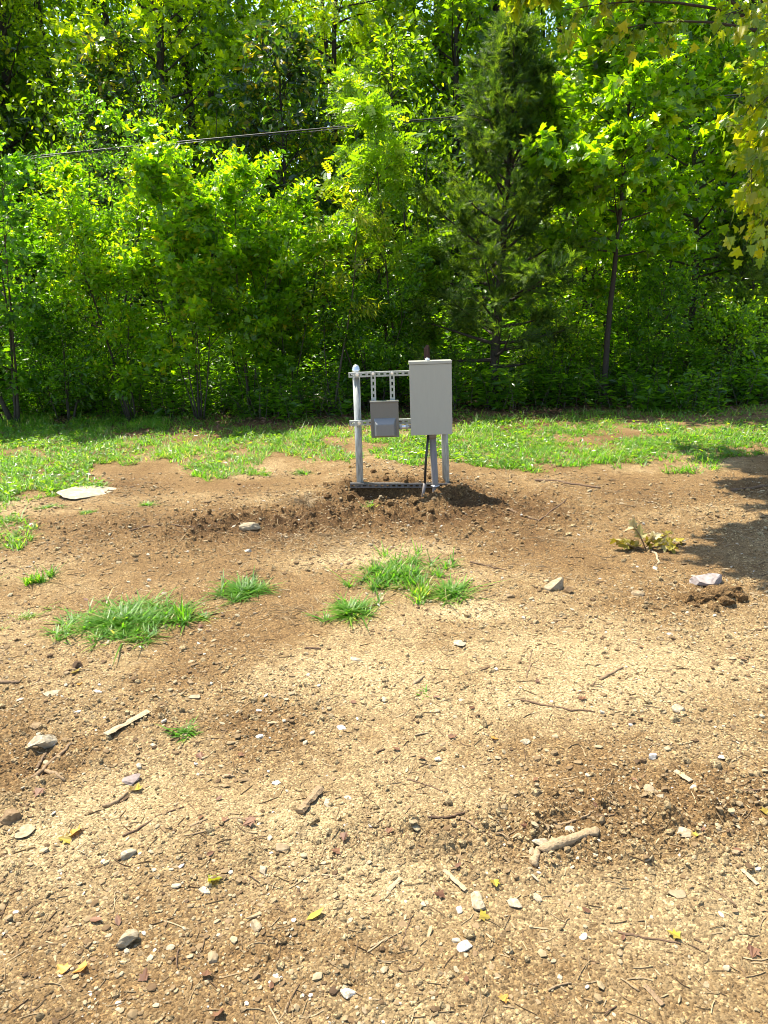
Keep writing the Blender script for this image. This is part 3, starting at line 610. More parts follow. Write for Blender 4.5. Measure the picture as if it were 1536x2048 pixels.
def lawn():
    rng = np.random.default_rng(121); n = 330000; y = 4.3 + 8.3 * rng.random(n) ** .85; x = (rng.random(n) * 2 - 1) * (.58 * y + .6)
    d = lawn_density(x, y); k = rng.random(n) < d * .8; x = x[k]; y = y[k]; d = d[k]; n = len(x); z = height(x, y) - .004
    t = fbm(x, y, .6, 2, 4); acc = Acc()
    blades(acc, x, y, z, rng.uniform(.03, .10, n) * (.45 + 1.0 * t) * (1 + .9 * sstep(9, 11.5, y) * rng.random(n)) * np.where(rng.random(n) < .03, 2.0, 1), rng.uniform(.005, .011, n), rng.random(n) * 6.28, rng.uniform(.3, 1.1, n), np.clip(rng.normal(.45, .2, n) + (t - .5) * .5 + .6 * (rng.random(n) < .09), 0, 1))
    tag(link('grass', acc.mesh('grass'), M['grass']), 'patchy bright green grass between the dirt and the trees', 'grass', None, 'stuff')
    # broad-leaved weeds among the grass
    n = 60000; y = 5 + 7.6 * rng.random(n); x = (rng.random(n) * 2 - 1) * (.58 * y + .6); d = lawn_density(x, y) * (.25 + .9 * (vn(x / .5, y / .5, 3) > .55)); k = rng.random(n) < d * .9; x = x[k]; y = y[k]; n = len(x)
    P = np.stack([x, y, height(x, y) + rng.uniform(.01, .07, n)], -1); acc = Acc(); az = rng.random(n) * 6.28
    leaves(acc, P, np.stack([np.cos(az), np.sin(az), rng.normal(.1, .3, n)], -1), rng.normal(0, .4, (n, 3)) + (0, 0, 1), rng.uniform(.02, .065, n), OVAL, np.clip(rng.normal(.45, .25, n), 0, 1))
    tag(link('weeds', acc.mesh('weeds'), M['weed']), 'small broad-leaved weeds among the grass', 'weeds', None, 'stuff')
lawn()
def tuft(px, py, wpx, hpx, nb, label, L=(.05, .13), name='grass_tuft', tint=.45, wd=(.004, .009), lean=(.6, 1.6), density=None):
    x, y = gnd(px, py); d = math.sqrt(x * x + y * y + CAM_Z ** 2); rx = .5 * wpx * d / FPX; ry = .5 * hpx * d / FPX * (d / CAM_Z)
    rng = np.random.default_rng(int(px + py)); z0 = hz(x, y)
    nc = max(3, nb // 14); a = rng.random(nc) * 6.28; r = np.minimum(np.abs(rng.normal(0, .55, nc)), 1.25); cx = x + rx * r * np.cos(a); cy = y + ry * r * np.sin(a)
    i = rng.integers(0, nc, nb); bx_ = cx[i] + rng.normal(0, .012, nb); by_ = cy[i] + rng.normal(0, .012, nb); acc = Acc()
    blades(acc, bx_, by_, height(bx_, by_) - .004, rng.uniform(*L, nb) * np.where(rng.random(nb) < .12, 1.15, .72), rng.uniform(*wd, nb) * 1.2, rng.random(nb) * 6.28, rng.uniform(*lean, nb), np.clip(rng.normal(tint, .2, nb) + .6 * (rng.random(nb) < .10), 0, 1))
    o = link(name, acc.mesh(name, False, (x, y, z0)), M['grass']); o.location = (x, y, z0)
    return tag(o, label, 'grass tuft')
tuft(250, 1245, 190, 70, 2300, 'largest dense green grass tuft on the bare dirt, on the left')
tuft(365, 1235, 50, 30, 120, 'thin upright grass sprigs at the edge of the largest tuft', L=(.06, .15), lean=(.1, .6))
tuft(490, 1182, 110, 38, 520, 'grey-green grass tuft between the largest tuft and the sprawling one', tint=.3)
tuft(800, 1155, 185, 85, 1150, 'sprawling loose grass tuft in the middle of the dirt below the rack', L=(.04, .14), lean=(.3, 1.3))
tuft(905, 1185, 60, 35, 260, 'small grass tuft touching the sprawling tuft on its right', L=(.05, .13))
tuft(700, 1228, 90, 45, 460, 'bright grass tuft just below and left of the sprawling one', L=(.05, .12))
tuft(370, 1468, 55, 14, 60, 'tiny green grass sprig alone on bare dirt beside the pale wooden slat', L=(.035, .075))
tuft(75, 1165, 70, 24, 130, 'thin grass sprig on bare dirt near the left edge', L=(.05, .14), lean=(.1, .9))
tuft(50, 1235, 110, 60, 170, 'sparse seedling grass left of the largest tuft', L=(.02, .05), wd=(.003, .005), tint=.8)
tuft(605, 945, 40, 8, 90, 'small grass sprig on dirt just beyond the left post', L=(.05, .1))
tuft(735, 1015, 30, 14, 22, 'few grass shoots in the dug soil below the bottom rail', L=(.04, .09), lean=(.4, 1.2))
tuft(850, 1388, 14, 6, 14, 'tiny green seedling in the middle of the bare dirt', L=(.02, .04), tint=.6)
tuft(95, 1015, 70, 14, 130, 'low grass patch just below the large flat pale slab', L=(.03, .07))
tuft(175, 1025, 50, 8, 90, 'low grass wisp between the flat slab and the left lawn', L=(.03, .06))
tuft(295, 1010, 30, 10, 80, 'small grass sprig right of the flat pale slab', L=(.04, .08))
tuft(405, 1235, 18, 8, 40, 'small leafy sprig just right of the largest tuft', L=(.03, .07))
tuft(845, 1190, 40, 24, 110, 'upright yellow-green blades at the lower edge of the sprawling tuft', L=(.06, .13), tint=.8, lean=(.1, .7))

# ------------------------------------------------------------------ rack, boxes and pipes
YR = 6.5
def bevelled(name, V, F, width, seg=2):
    me = bpy.data.meshes.new(name); bm = bmesh.new(); vs = [bm.verts.new(v) for v in V]
    for f in F: bm.faces.new([vs[i] for i in f])
    bmesh.ops.recalc_face_normals(bm, faces=bm.faces)
    bmesh.ops.bevel(bm, geom=list(bm.edges), offset=width, segments=seg, affect='EDGES', profile=.6)
    for f in bm.faces: f.smooth = False
    bm.to_mesh(me); bm.free(); return me
BF = [(0, 2, 3, 1), (4, 5, 7, 6), (0, 1, 5, 4), (2, 6, 7, 3), (0, 4, 6, 2), (1, 3, 7, 5)]
def boxV(x0, x1, y0, y1, z0, z1): return [(x, y, z) for z in (z0, z1) for y in (y0, y1) for x in (x0, x1)]
def bolt(acc, x, y, z, r=.009):
    acc.tube([(x, y, z), (x, y - .004, z)], r * 1.5, 12); acc.tube([(x, y - .004, z), (x, y - .011, z)], r, 6); acc.tube([(x, y - .011, z), (x, y - .018, z)], r * .5, 8)
def strut(acc, L, w_=.041, d=.041):
    """slotted channel along +x from 0 to L, web in front (-y)"""
    h = w_ / 2; s = .007
    acc.box(0, L, 0, .003, s, h); acc.box(0, L, 0, .003, -h, -s)
    x = 0.0; sp = .05; sl = .028; first = .012
    edges = [0.0]; c = first
    while c + sl < L - .006:
        acc.box(edges[-1], c, 0.0002, .0028, -s, s); edges.append(c + sl); c += sp
    acc.box(edges[-1], L, 0.0002, .0028, -s, s)
    acc.box(0, L, .003, d, h - .003, h); acc.box(0, L, .003, d, -h, -h + .003)
    acc.box(0, L, d - .003, d, h - .012, h - .003); acc.box(0, L, d - .003, d, -h + .003, -h + .012)
def place_strut(parent, name, p0, p1, mat, y):
    acc = Acc(); v = Vector((p1.x - p0.x, 0, p1.z - p0.z)); L = v.length; strut(acc, L)
    o = link(name, acc.mesh(name), M[mat], parent); o.location = Vector((p0.x, y, p0.z)) - parent.location; o.rotation_euler = (0, -math.atan2(v.z, v.x), 0)
    return o
lp_top = at(712, 742, YR); lp_bot = at(721, 985, YR); rp_top = at(885, 740, YR); rp_bot = at(893, 985, YR)
rack = empty('equipment_rack', (lp_bot.x, YR, 0), 'galvanised steel post-and-channel rack standing in a dug hollow', 'rack')
def post(pt, pb):
    acc = Acc(); d = (pb - pt).normalized(); b = pb + d * .3
    acc.tube([pt - rack.location, b - rack.location], .0302, 28); o = link('post', acc.mesh('post', True), M['galv'], rack)
    c = Acc(); p = np.array(pt - rack.location); u = -np.array(d)
    prof_ = [(-.015, .033), (.012, .0335), (.016, .031), (.030, .029), (.042, .023), (.050, .014), (.053, .003)]
    c.tube([p + u * a for a, _ in prof_], [r_ for _, r_ in prof_], 24); link('cap', c.mesh('cap', True), M['steel'], o); return o
post(lp_top, lp_bot); post(rp_top, rp_bot)
yf = YR - .0302 - .041
def rail_line(pa, pb, mat): return place_strut(rack, 'rail', pa, pb, mat, yf)
t0, t1 = at(697, 750.5, yf), at(900, 743.5, yf); rail_line(t0, t1, 'strut')
m0, m1 = at(699, 847, yf), at(905, 840, yf); rail_line(m0, m1, 'strut')
b0, b1 = at(700, 971.5, yf), at(903, 971.5, yf); rail_line(b0, b1, 'rail')
for px in (746, 783.5):
    p0 = at(px, 742, yf); p1 = at(px + 3.4, 868, yf)
    place_strut(rack, 'upright_channel', p1, p0, 'strut', yf - .0415)
for (px, py, Yb, rb) in ((714, 749, yf, .010), (718.5, 846, yf, .010), (746, 747, yf - .0415, .008), (784, 746, yf - .0415, .008)):
    ba = Acc(); p = at(px, py, Yb); bolt(ba, p.x, p.y, p.z, rb); link('bolt', ba.mesh('bolt', False, rack.location), M['steel'], rack)
for (px, py) in ((712.5, 749), (717, 846), (721.5, 971)):
    ca = Acc(); p = at(px, py, YR); ang = np.linspace(-.3, math.pi + .3, 15)
    ca.tube([(p.x + .036 * math.cos(q), YR + .036 * math.sin(q), p.z) for q in ang], .006, 6)
    link('pipe_clamp', ca.mesh('pipe_clamp', True, rack.location), M['steel'], rack)

# large panel
yb = yf - .004; dep = .115
def quad_box(c, x0, x1, y0, y1, z0, z1): return boxV(x0 - c[0], x1 - c[0], y0 - c[1], y1 - c[1], z0 - c[2], z1 - c[2])
yfp = yb - dep
A = at(819.5, 724.5, yfp); Bp = at(902.5, 721.5, yfp); Cc = at(822.5, 870, yfp)
pw = Bp.x - A.x; ph = A.z - Cc.z
lean = math.atan2(Cc.x - A.x, ph)
panel = empty('electrical_panel', ((A.x + Bp.x) / 2 + (Cc.x - A.x) / 2, yb, (A.z + Cc.z) / 2), 'large blank light grey electrical panel box bolted to the rack', 'electrical panel')
panel.rotation_euler = (0, 0, 0)
hw, hh = pw / 2, ph / 2
link('enclosure', bevelled('enclosure', boxV(-hw, hw, -dep + .006, 0, -hh, hh), BF, .003), M['paint'], panel)
link('door', bevelled('door', boxV(-hw - .004, hw + .004, -dep - .004, -dep + .0055, -hh - .004, hh - .022), BF, .0025), M['paint'], panel)
link('rain_hood', bevelled('rain_hood', boxV(-hw - .006, hw + .006, -dep - .010, .002, hh - .0195, hh + .004), BF, .0025), M['paint'], panel)
a = Acc(); a.tube([(-.02, -dep * .45, hh + .003), (-.02, -dep * .45, hh + .02)], .02, 16); a.tube([(-.02, -dep * .45, hh + .02), (-.02, -dep * .45, hh + .026)], [.014, .008], 12)
link('hub_plug', a.mesh('hub_plug', True), M['steel'], panel)
# small box
ys = yf - .0415 - .003; ds = .085; yfs = ys - ds
A = at(740, 804.5, yfs); Bp = at(796.5, 802.5, yfs); Cc = at(743, 876, yfs); pw = Bp.x - A.x; ph = A.z - Cc.z; hw, hh = pw / 2, ph / 2
disc = empty('disconnect_box', ((A.x + Bp.x) / 2 + (Cc.x - A.x) / 2, ys, (A.z + Cc.z) / 2), 'small dark grey switch box with a bulging lower cover, left of the large panel', 'switch box')
link('enclosure', bevelled('enclosure', boxV(-hw, hw, -ds, 0, -hh, hh), BF, .004), M['paint2'], disc)
link('top_flange', bevelled('top_flange', boxV(-hw - .003, hw + .003, -ds - .007, .002, hh - .006, hh + .004), BF, .0015), M['paint2'], disc)
cw, ct, cb = hw * .80, hh * .10, -hh * .94; dd = .052; ins = .02
V = [(-cw, -ds + .001, cb), (cw, -ds + .001, cb), (-cw, -ds + .001, ct), (cw, -ds + .001, ct), (-cw + ins, -ds - dd, cb + .012), (cw - ins, -ds - dd, cb + .012), (-cw + ins, -ds - dd, ct - .046), (cw - ins, -ds - dd, ct - .046)]
link('cover', bevelled('cover', V, [(0, 1, 3, 2), (4, 6, 7, 5), (0, 4, 5, 1), (2, 3, 7, 6), (0, 2, 6, 4), (1, 5, 7, 3)], .005, 3), M['paint3'], disc)
# nipple between boxes
p = at(796, 854.5, ys - .045); q = at(824, 853, ys - .045); nip = empty('pipe_nipple', p, 'short galvanised pipe joining the small box to the large panel', 'pipe')
a = Acc(); v = np.array(q - p) * np.array([1, 0, 1]); a.tube([(-.01, 0, 0), v + [.01, 0, 0]], .017, 18); link('pipe', a.mesh('pipe', True), M['steel'], nip)
a = Acc(); a.tube([(.012, 0, 0), (.03, 0, 0)], .025, 8); link('locknut', a.mesh('locknut'), M['galv'], nip)
a = Acc(); a.tube([v * .55, v * .55 + [.022, 0, 0]], .023, 16); link('coupling', a.mesh('coupling'), M['galv'], nip)
# conduit and ground lead under the panel
p = at(863 + 1.5, 868, YR - .11); q = at(871.5, 988, YR - .11); con = empty('conduit', Vector((q.x, q.y, q.z)), 'thick brownish grey plastic conduit rising from the soil into the large panel', 'conduit')
a = Acc(); a.tube([np.array(p - q) + [0, 0, .02], (0, 0, 0), (0.004, 0, -.2)], .0285, 24); link('pipe', a.mesh('pipe', True), M['pvc'], con)
a = Acc(); a.tube([np.array(p - q) + [0, 0, .01], np.array(p - q) * .93], .034, 24); link('coupling', a.mesh('coupling', True), M['pvc'], con)
a = Acc(); p2 = at(870.5, 971, YR - .11); ang = np.linspace(math.pi - .1, 2 * math.pi + .1, 14); pr = p2 - q
a.tube([(pr[0] + .033 * math.cos(t), .033 * math.sin(t), pr[2]) for t in ang], .006, 6); link('pipe_strap', a.mesh('pipe_strap', True), M['steel'], con)
p = at(857, 870, YR - .12); m_ = at(849.5, 968, YR - .12); q = at(846, 990, YR - .12); cb_ = empty('ground_lead', q, 'thin black cable slanting from the large panel down into grey tubing', 'cable')
a = Acc(); a.tube([np.array(p - q) + [0, 0, .02], np.array(p - q) * .6 + [-.003, 0, 0], np.array(m_ - q)], .0105, 12); link('cable', a.mesh('cable', True), M['black'], cb_)
a = Acc(); a.tube([np.array(m_ - q) + [0, 0, .006], (0, 0, 0), (0, 0, -.15)], .0135, 12); link('sleeve', a.mesh('sleeve', True), M['pvc'], cb_)
# broken post behind
p = at(853, 690, 11.3); x, y = p.x, p.y; z = hz(x, y); st = empty('wooden_stake', (x, y, z), 'broken reddish brown wooden stake sticking up behind the large panel', 'stake')
a = Acc(); a.tube([(0, 0, -.1), (.01, 0, (p.z - z) * .6), (0, 0, p.z - z - .05), (.02, 0, p.z - z)], [.05, .048, .042, .018], 7); link('shaft', a.mesh('shaft'), M['rust'], st)

# overhead cable
YC = 12.15; c0 = at(-700, 398, YC); c1 = at(80, 315, YC); c2 = at(860, 235, YC); c3 = at(2100, 150, YC); a = Acc()
pts = np.array([c0, c1, c2, c3]); xs = np.linspace(pts[0, 0], pts[-1, 0], 60); cf = np.polyfit(pts[:, 0], pts[:, 2], 2); zz = np.polyval(cf, xs)
a.tube(np.stack([xs, np.full(60, YC), zz], -1), .0085, 8); a.tube(np.stack([xs, np.full(60, YC) - .01 * np.sin(xs * 3), zz - .022 + .008 * np.cos(xs * 3)], -1), .005, 6)
tag(link('overhead_cable', a.mesh('overhead_cable', True), M['black']), 'black overhead cable slanting through the tree crowns', 'cable')

# ------------------------------------------------------------------ individually placed stones
rock(186, 988, 105, 'large flat pale slab set flush in the dirt by the left lawn', tint=.85, flat=(1, 1.0, .05), rz=.9, name='flat_stone', sink=-.1, planes=11)
rock(503, 1062, 44, 'pale oblong stone left of the dug hollow', tint=.75, flat=(1, .5, .42), rz=.1)
rock(498, 1103, 16, 'small upright white stone below the oblong stone', tint=.95)
rock(1112, 1178, 46, 'angular tan rock right of the sprawling grass tuft', tint=.7, flat=(1, .7, .62), rz=.4)
rock(1137, 1185, 24, 'small brown clod leaning on the angular tan rock', 'gravel', .3, flat=(1, .8, .6))
rock(1413, 1168, 62, 'jagged grey-purple rock lying on clods near the right edge', 'grey', .75, flat=(1, .75, .5), rz=.5, planes=14)
rock(1022, 1196, 18, 'small brown stone left of the angular tan rock', tint=.35)
rock(84, 1497, 52, 'pale wedge-shaped stone beside the forked roots on the left', tint=.85, flat=(1, .7, .6), rz=.3)
rock(22, 1640, 46, 'rounded brown stone at the left edge', tint=.2, flat=(1, .7, .55))
rock(48, 1662, 48, 'flat pinkish stone just below the rounded brown stone', tint=.7, flat=(1, .7, .12), sink=.1)
rock(158, 1336, 22, 'small dark brown clod above a yellow leaf', 'gravel', .05, flat=(1, .9, .8), name='clod', cat='clod')
rock(380, 1364, 18, 'small angular brown stone below the grey-green tuft', tint=.35, flat=(1, .8, .8))
rock(103, 1390, 32, 'flat pale flake on the dirt near the left edge', tint=.8, flat=(1, .7, .1), sink=.1)
rock(388, 1396, 24, 'pale block-shaped stone above the tiny grass sprig', tint=.75)
rock(1357, 1423, 24, 'rounded cream stone alone on the right', tint=.85, flat=(1, .85, .65))
rock(956, 1803, 40, 'largest pale angular rock in the near foreground', tint=.8, flat=(1, .8, .55))
rock(1030, 1807, 25, 'cream square stone right of the largest foreground rock', tint=.85, flat=(1, .8, .4), planes=6)
rock(918, 1815, 18, 'small white stone left of the largest foreground rock', tint=.95)
rock(931, 1897, 30, 'bright white flat chip in the near foreground', tint=1, flat=(1, .8, .18), planes=5)
rock(912, 1884, 16, 'smaller pale chip touching the bright white flat chip', tint=.9, flat=(1, .8, .3))
rock(252, 1888, 42, 'yellowish lump of stone in the lower left', tint=.75, flat=(1, .75, .6), rz=.9)
rock(256, 1710, 30, 'white-topped block stone in the left foreground', tint=.85, flat=(1, .6, .5), rz=.5, planes=6)
rock(560, 1695, 34, 'tan brick-shaped stone left of centre', tint=.6, flat=(1, .55, .4), rz=-.3, planes=5)
rock(424, 1920, 26, 'pinkish angular stone in the lower left foreground', tint=.6)
rock(409, 1786, 22, 'flat cream stone below the olive fallen leaf', tint=.9, flat=(1, .8, .3))
rock(526, 1740, 22, 'grey-white speckled stone near a dark crumb patch', tint=.8)
rock(654, 1609, 28, 'pale flat stone leaning beside the orange wood chunk', tint=.85, flat=(1, .7, .3))
rock(513, 1857, 28, 'pointed tan stone in the lower middle left', tint=.7, flat=(1, .6, .45))
rock(1082, 1690, 30, 'pale knob stone resting against the thick stick', tint=.85, flat=(1, .8, .6))
rock(1066, 1702, 18, 'small pale stone tucked under the thick stick end', tint=.7)
rock(1306, 1520, 21, 'smooth cream pebble above the pale wood chip', tint=.95, flat=(1, .65, .5))
rock(1296, 1582, 24, 'grey-tan stone above the crumb patch on the right', tint=.7)
rock(1322, 1594, 16, 'cream stone beside the grey-tan stone', tint=.85)
rock(1366, 1672, 28, 'pale rock next to a yellow leaf right of the thick stick', tint=.8)
rock(683, 1460, 22, 'white squared chip with a brown flake at the centre', tint=1, flat=(1, .6, .25), planes=5)
rock(520, 1476, 18, 'bright white square chip left of centre', tint=1, flat=(1, .8, .3), planes=5)
rock(920, 1290, 34, 'flat pale stone below the sprawling grass tuft', tint=.85, flat=(1, .7, .15), sink=.1)
rock(713, 1323, 24, 'flat cream flake in the middle of the dirt', tint=.85, flat=(1, .7, .2))
rock(1444, 1520, 20, 'white flake near the right edge', tint=.95, flat=(1, .7, .2))
rock(700, 1990, 30, 'white cracked stone at the bottom edge', tint=.95, flat=(1, .8, .4))
rock(264, 1563, 44, 'dark grey shale flake beside a yellow leaf', 'grey', .3, flat=(1, .7, .22), rz=.5)
rock(877, 1517, 20, 'cream flake right of centre on the bare dirt', tint=.9, flat=(1, .7, .3))
rock(1050, 1482, 18, 'small cream block right of the curved twig', tint=.85)
rock(1357, 1795, 34, 'flat grey-pink stone in the right foreground', tint=.6, flat=(1, .6, .12), sink=.1)
rock(195, 1388, 20, 'small bright white chip left of the wooden slat', tint=1, flat=(1, .5, .2))
rock(157, 1424, 18, 'bright white chip lying between two grey flakes', tint=1, flat=(1, .5, .2))
rock(76, 1455, 24, 'brown block stone above the wedge-shaped stone', tint=.3)
rock(1310, 1137, 20, 'white chip in front of the withered seedling', tint=1, flat=(1, .6, .2))
rock(1398, 1182, 14, 'tan pebble left of the jagged grey-purple rock', tint=.5)
rock(1275, 1192, 24, 'tan stone between seedling and jagged rock', tint=.55)
# clods round the grey rock
for i, (px, py, wd) in enumerate([(1440, 1196, 46), (1408, 1205, 34), (1462, 1188, 40), (1372, 1207, 30), (1425, 1222, 22), (1390, 1194, 26), (1355, 1200, 20), (1480, 1200, 24), (1422, 1190, 40), (1452, 1208, 28), (1385, 1215, 20), (1470, 1178, 22)]):
    rock(px, py, wd, 'lumpy clod of ochre soil heaped in front of the jagged grey rock', 'crumb', .4, (1, .8, .7), i, name='clod', planes=4, cat='clod', group='ochre clods in front of the grey rock')
for i in range(26):
    a_ = random.random() * 6.28; px = 800 + 190 * random.uniform(-1, 1); py = 1010 + 38 * random.uniform(-1, 1)
    rock(px, py, random.uniform(8, 22), 'crumbly brown clod on the dug soil around the rack', 'crumb', .4, (1, .85, .7), i + 50, name='clod', planes=5, cat='clod', group='clods on the dug soil around the rack', sub=2)
rr_ = np.random.default_rng(77); taken = []
STM = []
for k in range(14):
    V, F = rockV(rr_, 2, 8, (1, rr_.uniform(.55, .95), rr_.uniform(.2, .6))); tn = rr_.choice([.45, .6, .75, .85, .95]) + rr_.normal(0, .03, len(F))
    me = raw_mesh('pebble', V, F.reshape(-1), np.full(len(F), 3), np.clip(tn, 0, 1)); me.materials.append(M['stone']); STM.append(me)
for i in range(210):
    x, y = frustum_pts(1, 1.3, 5.8, 1.35, rr_, .5); x = float(x[0]); y = float(y[0]); s = float(np.clip(.009 * math.exp(rr_.normal(0, .35)), .005, .018)) * (1 + .05 * y)
    o = bpy.data.objects.new('pebble', STM[i % 14]); COL.objects.link(o); o.scale = (s, s, s); o.location = (x, y, hz(x, y) + s * .15); o.rotation_euler = (rr_.normal(0, .2), rr_.normal(0, .2), rr_.random() * 6.28)
    tag(o, 'small pale pebble lying loose on the bare dirt', 'pebble', 'pale pebbles strewn over the bare dirt')

# ------------------------------------------------------------------ sticks
def stick(pts, wpx, label, tint=.6, name='stick', flat=1.0, mat='wood', group=None, cat='stick', jag=.045, lift=.3):
    P = []; 
    for px, py in pts:
        x, y = gnd(px, py); P.append((x, y))
    P = np.array(P); c = P.mean(0); d = math.sqrt(c[0] ** 2 + c[1] ** 2 + CAM_Z ** 2); r = .5 * wpx * d / FPX
    n = 14; rng = np.random.default_rng(int(pts[0][0] * 3 + pts[0][1])); t = np.linspace(0, 1, n)
    q = np.stack([np.interp(t, np.linspace(0, 1, len(P)), P[:, k]) for k in (0, 1)], -1)
    L = np.linalg.norm(P[-1] - P[0]); q += rng.normal(0, .012 * L if flat > .6 else 0.002 * L, q.shape)
    z = height(q[:, 0], q[:, 1], False); zf = height(q[:, 0], q[:, 1]); z = np.maximum(zf, np.linspace(zf[0], zf[-1], n)) if len(P) == 2 else zf
    z = np.convolve(np.pad(z, 2, 'edge'), np.ones(5) / 5, 'valid')
    if flat <= .6: z = np.linspace(zf[:7].mean(), zf[7:].mean(), n); z = z + max(0, (zf - z).max()) * .6 + r * flat * .7
    Q = np.concatenate([q, (z + r * flat * lift)[:, None]], 1); rad = r * (1 + rng.normal(0, jag, n)); 
    if flat > .6: rad = rad * (1 - .35 * t)
    c3 = np.array([c[0], c[1], hz(*c)]); a = Acc(); a.tube(Q - c3, rad, 9 if flat > .6 else 6, True, tint, flat); a.V[-1] = a.V[-1] + rng.normal(0, .10 * r * min(1, flat + .2), a.V[-1].shape)
    o = link(name, a.mesh(name, flat > .6), M[mat]); o.location = c3
    return tag(o, label, cat, group)
stick([(212, 1478), (298, 1428)], 15, 'flat pale wooden slat lying on the dirt on the left', .98, 'wood_lath', .25, cat='lath', jag=.03)
stick([(62, 1573), (95, 1530), (120, 1512), (146, 1488)], 8, 'bent brown root beside the pale wedge-shaped stone', .6, 'root', cat='root')
stick([(90, 1541), (108, 1556), (130, 1566)], 8, 'short side root below the bent brown root', .7, 'root', cat='root')
stick([(74, 1535), (92, 1508)], 6, 'thin root under the pale wedge-shaped stone', .5, 'root', cat='root')
stick([(205, 1613), (232, 1602), (256, 1583)], 9, 'curved tan stick below the dark grey shale flake', .75)
stick([(243, 1672), (300, 1650), (335, 1628), (370, 1616)], 4.5, 'long thin brown twig below the curved tan stick', .3, 'twig', cat='twig')
stick([(600, 1632), (640, 1584)], 18, 'splintered orange-brown wood chunk left of centre', .72, 'wood_chunk', .6, cat='wood', jag=.2)
stick([(440, 1655), (470, 1650), (502, 1650)], 6, 'tan bent twig with a red leaf at its end', .75, 'twig', cat='twig')
stick([(380, 1658), (416, 1645)], 6, 'short tan twig left of the bent twig', .8, 'twig', cat='twig')
stick([(855, 1641), (900, 1640), (938, 1628)], 6, 'dark twig lying right of centre', .05, 'twig', cat='twig')
stick([(915, 1640), (955, 1662)], 6, 'pale twig crossing just under the dark twig', .7, 'twig', cat='twig')
stick([(1085, 1706), (1110, 1698), (1150, 1688), (1196, 1672)], 22, 'thick tan broken branch, largest wood on the dirt', .82, 'branch', cat='branch')
stick([(1064, 1731), (1080, 1695)], 16, 'short thick stub leaning against the broken branch', .85, 'branch', cat='branch')
stick([(1045, 1398), (1100, 1412), (1140, 1418), (1190, 1424)], 5, 'wavy brown twig right of centre', .35, 'twig', cat='twig')
stick([(1070, 959), (1130, 965), (1200, 977)], 6, 'long brown stick by the grass edge right of the rack', .35)
stick([(1016, 1017), (1045, 1035), (1082, 1043), (1103, 1024), (1132, 1000)], 4, 'curved root looping right of the panel shadow', .4, 'root', cat='root')
stick([(1200, 1355), (1246, 1335)], 7, 'short straight tan stick on the right', .7)
stick([(1053, 1356), (1060, 1330), (1064, 1298)], 4, 'thin upright-lying twig right of the flat pale stone', .6, 'twig', cat='twig')
stick([(1350, 1546), (1382, 1568)], 11, 'pale rectangular wood chip on the right', 1, 'wood_chip', .3, cat='wood', jag=.03)
stick([(888, 1745), (932, 1782)], 9, 'pale wood splinter above the largest foreground rock', .95, 'wood_chip', .35, cat='wood')
stick([(775, 1786), (802, 1756)], 9, 'pale wood splinter in the middle foreground', .95, 'wood_chip', .35, cat='wood')
stick([(1240, 1862), (1290, 1874), (1362, 1886)], 5, 'brown twig with a yellow leaf in the right foreground', .35, 'twig', cat='twig')
stick([(1484, 1742), (1516, 1770)], 8, 'pale wood chip at the right edge', 1, 'wood_chip', .35, cat='wood')
stick([(1462, 984), (1500, 978), (1560, 968)], 6, 'brown root crossing the tree shade at the right edge', .35, 'root', cat='root')
stick([(815, 1554), (850, 1566), (886, 1581)], 3.5, 'thin brown twig above the dark twig', .3, 'twig', cat='twig')
stick([(826, 1371), (848, 1355)], 6, 'small tan stick in the middle of the bare dirt', .85)
stick([(-10, 1374), (42, 1370)], 8, 'thick brown stick end at the left edge', .5)
stick([(1290, 1970), (1326, 2010)], 9, 'grey-brown wood splinter in the lower right', .6, 'wood_chip', .35, cat='wood')
stick([(610, 1298), (642, 1299)], 6, 'short dark stick left of centre below the bright tuft', .1)
stick([(258, 1062), (330, 1052), (412, 1054)], 3.5, 'long thin dark root on the dirt left of the oblong stone', .2, 'root', cat='root')
stick([(940, 1124), (1012, 1140)], 4, 'brown twig beyond the small right-hand grass tuft', .3, 'twig', cat='twig')
stick([(822, 1832), (800, 1900)], 3, 'thin dark rootlet in the lower middle', .3, 'root', cat='root')
stick([(1108, 1655), (1150, 1650), (1186, 1636)], 5, 'tan twig just above the broken branch', .75, 'twig', cat='twig')
stick([(1470, 1815), (1400, 1762)], 3.5, 'thin twig near the right foreground stones', .45, 'twig', cat='twig')
stick([(1480, 1590), (1536, 1586)], 4, 'thin brown twig at the right edge of the dirt', .4, 'twig', cat='twig')
stick([(520, 895), (640, 902), (700, 890)], 2.5, 'pale dead stem in the grass left of the rack', .9, 'twig', cat='twig')
rt = np.random.default_rng(88)
for i in range(70):
    x, y = frustum_pts(1, 1.4, 5.6, 1.3, rt, .5); x = float(x[0]); y = float(y[0]); L = rt.uniform(.02, .09); a_ = rt.random() * 6.28
    P = path((-.5 * L * math.cos(a_), -.5 * L * math.sin(a_), .004), (math.cos(a_), math.sin(a_), 0), L, 5, (rt.normal(0, .4), rt.normal(0, .4), 0), rt, .12); P[:, 2] = .003 + .002 * rt.random()
    ac = Acc(); ac.tube(P, rt.uniform(.0012, .0035) * np.array([1, 1, .95, .9, .8, .6]), 6, True, rt.choice([.2, .5, .75, .9])); o = link('twig', ac.mesh('twig', True), M['wood']); o.location = (x, y, hz(x, y))
    tag(o, 'short bit of broken twig on the bare dirt', 'twig', 'broken twig bits strewn over the dirt')
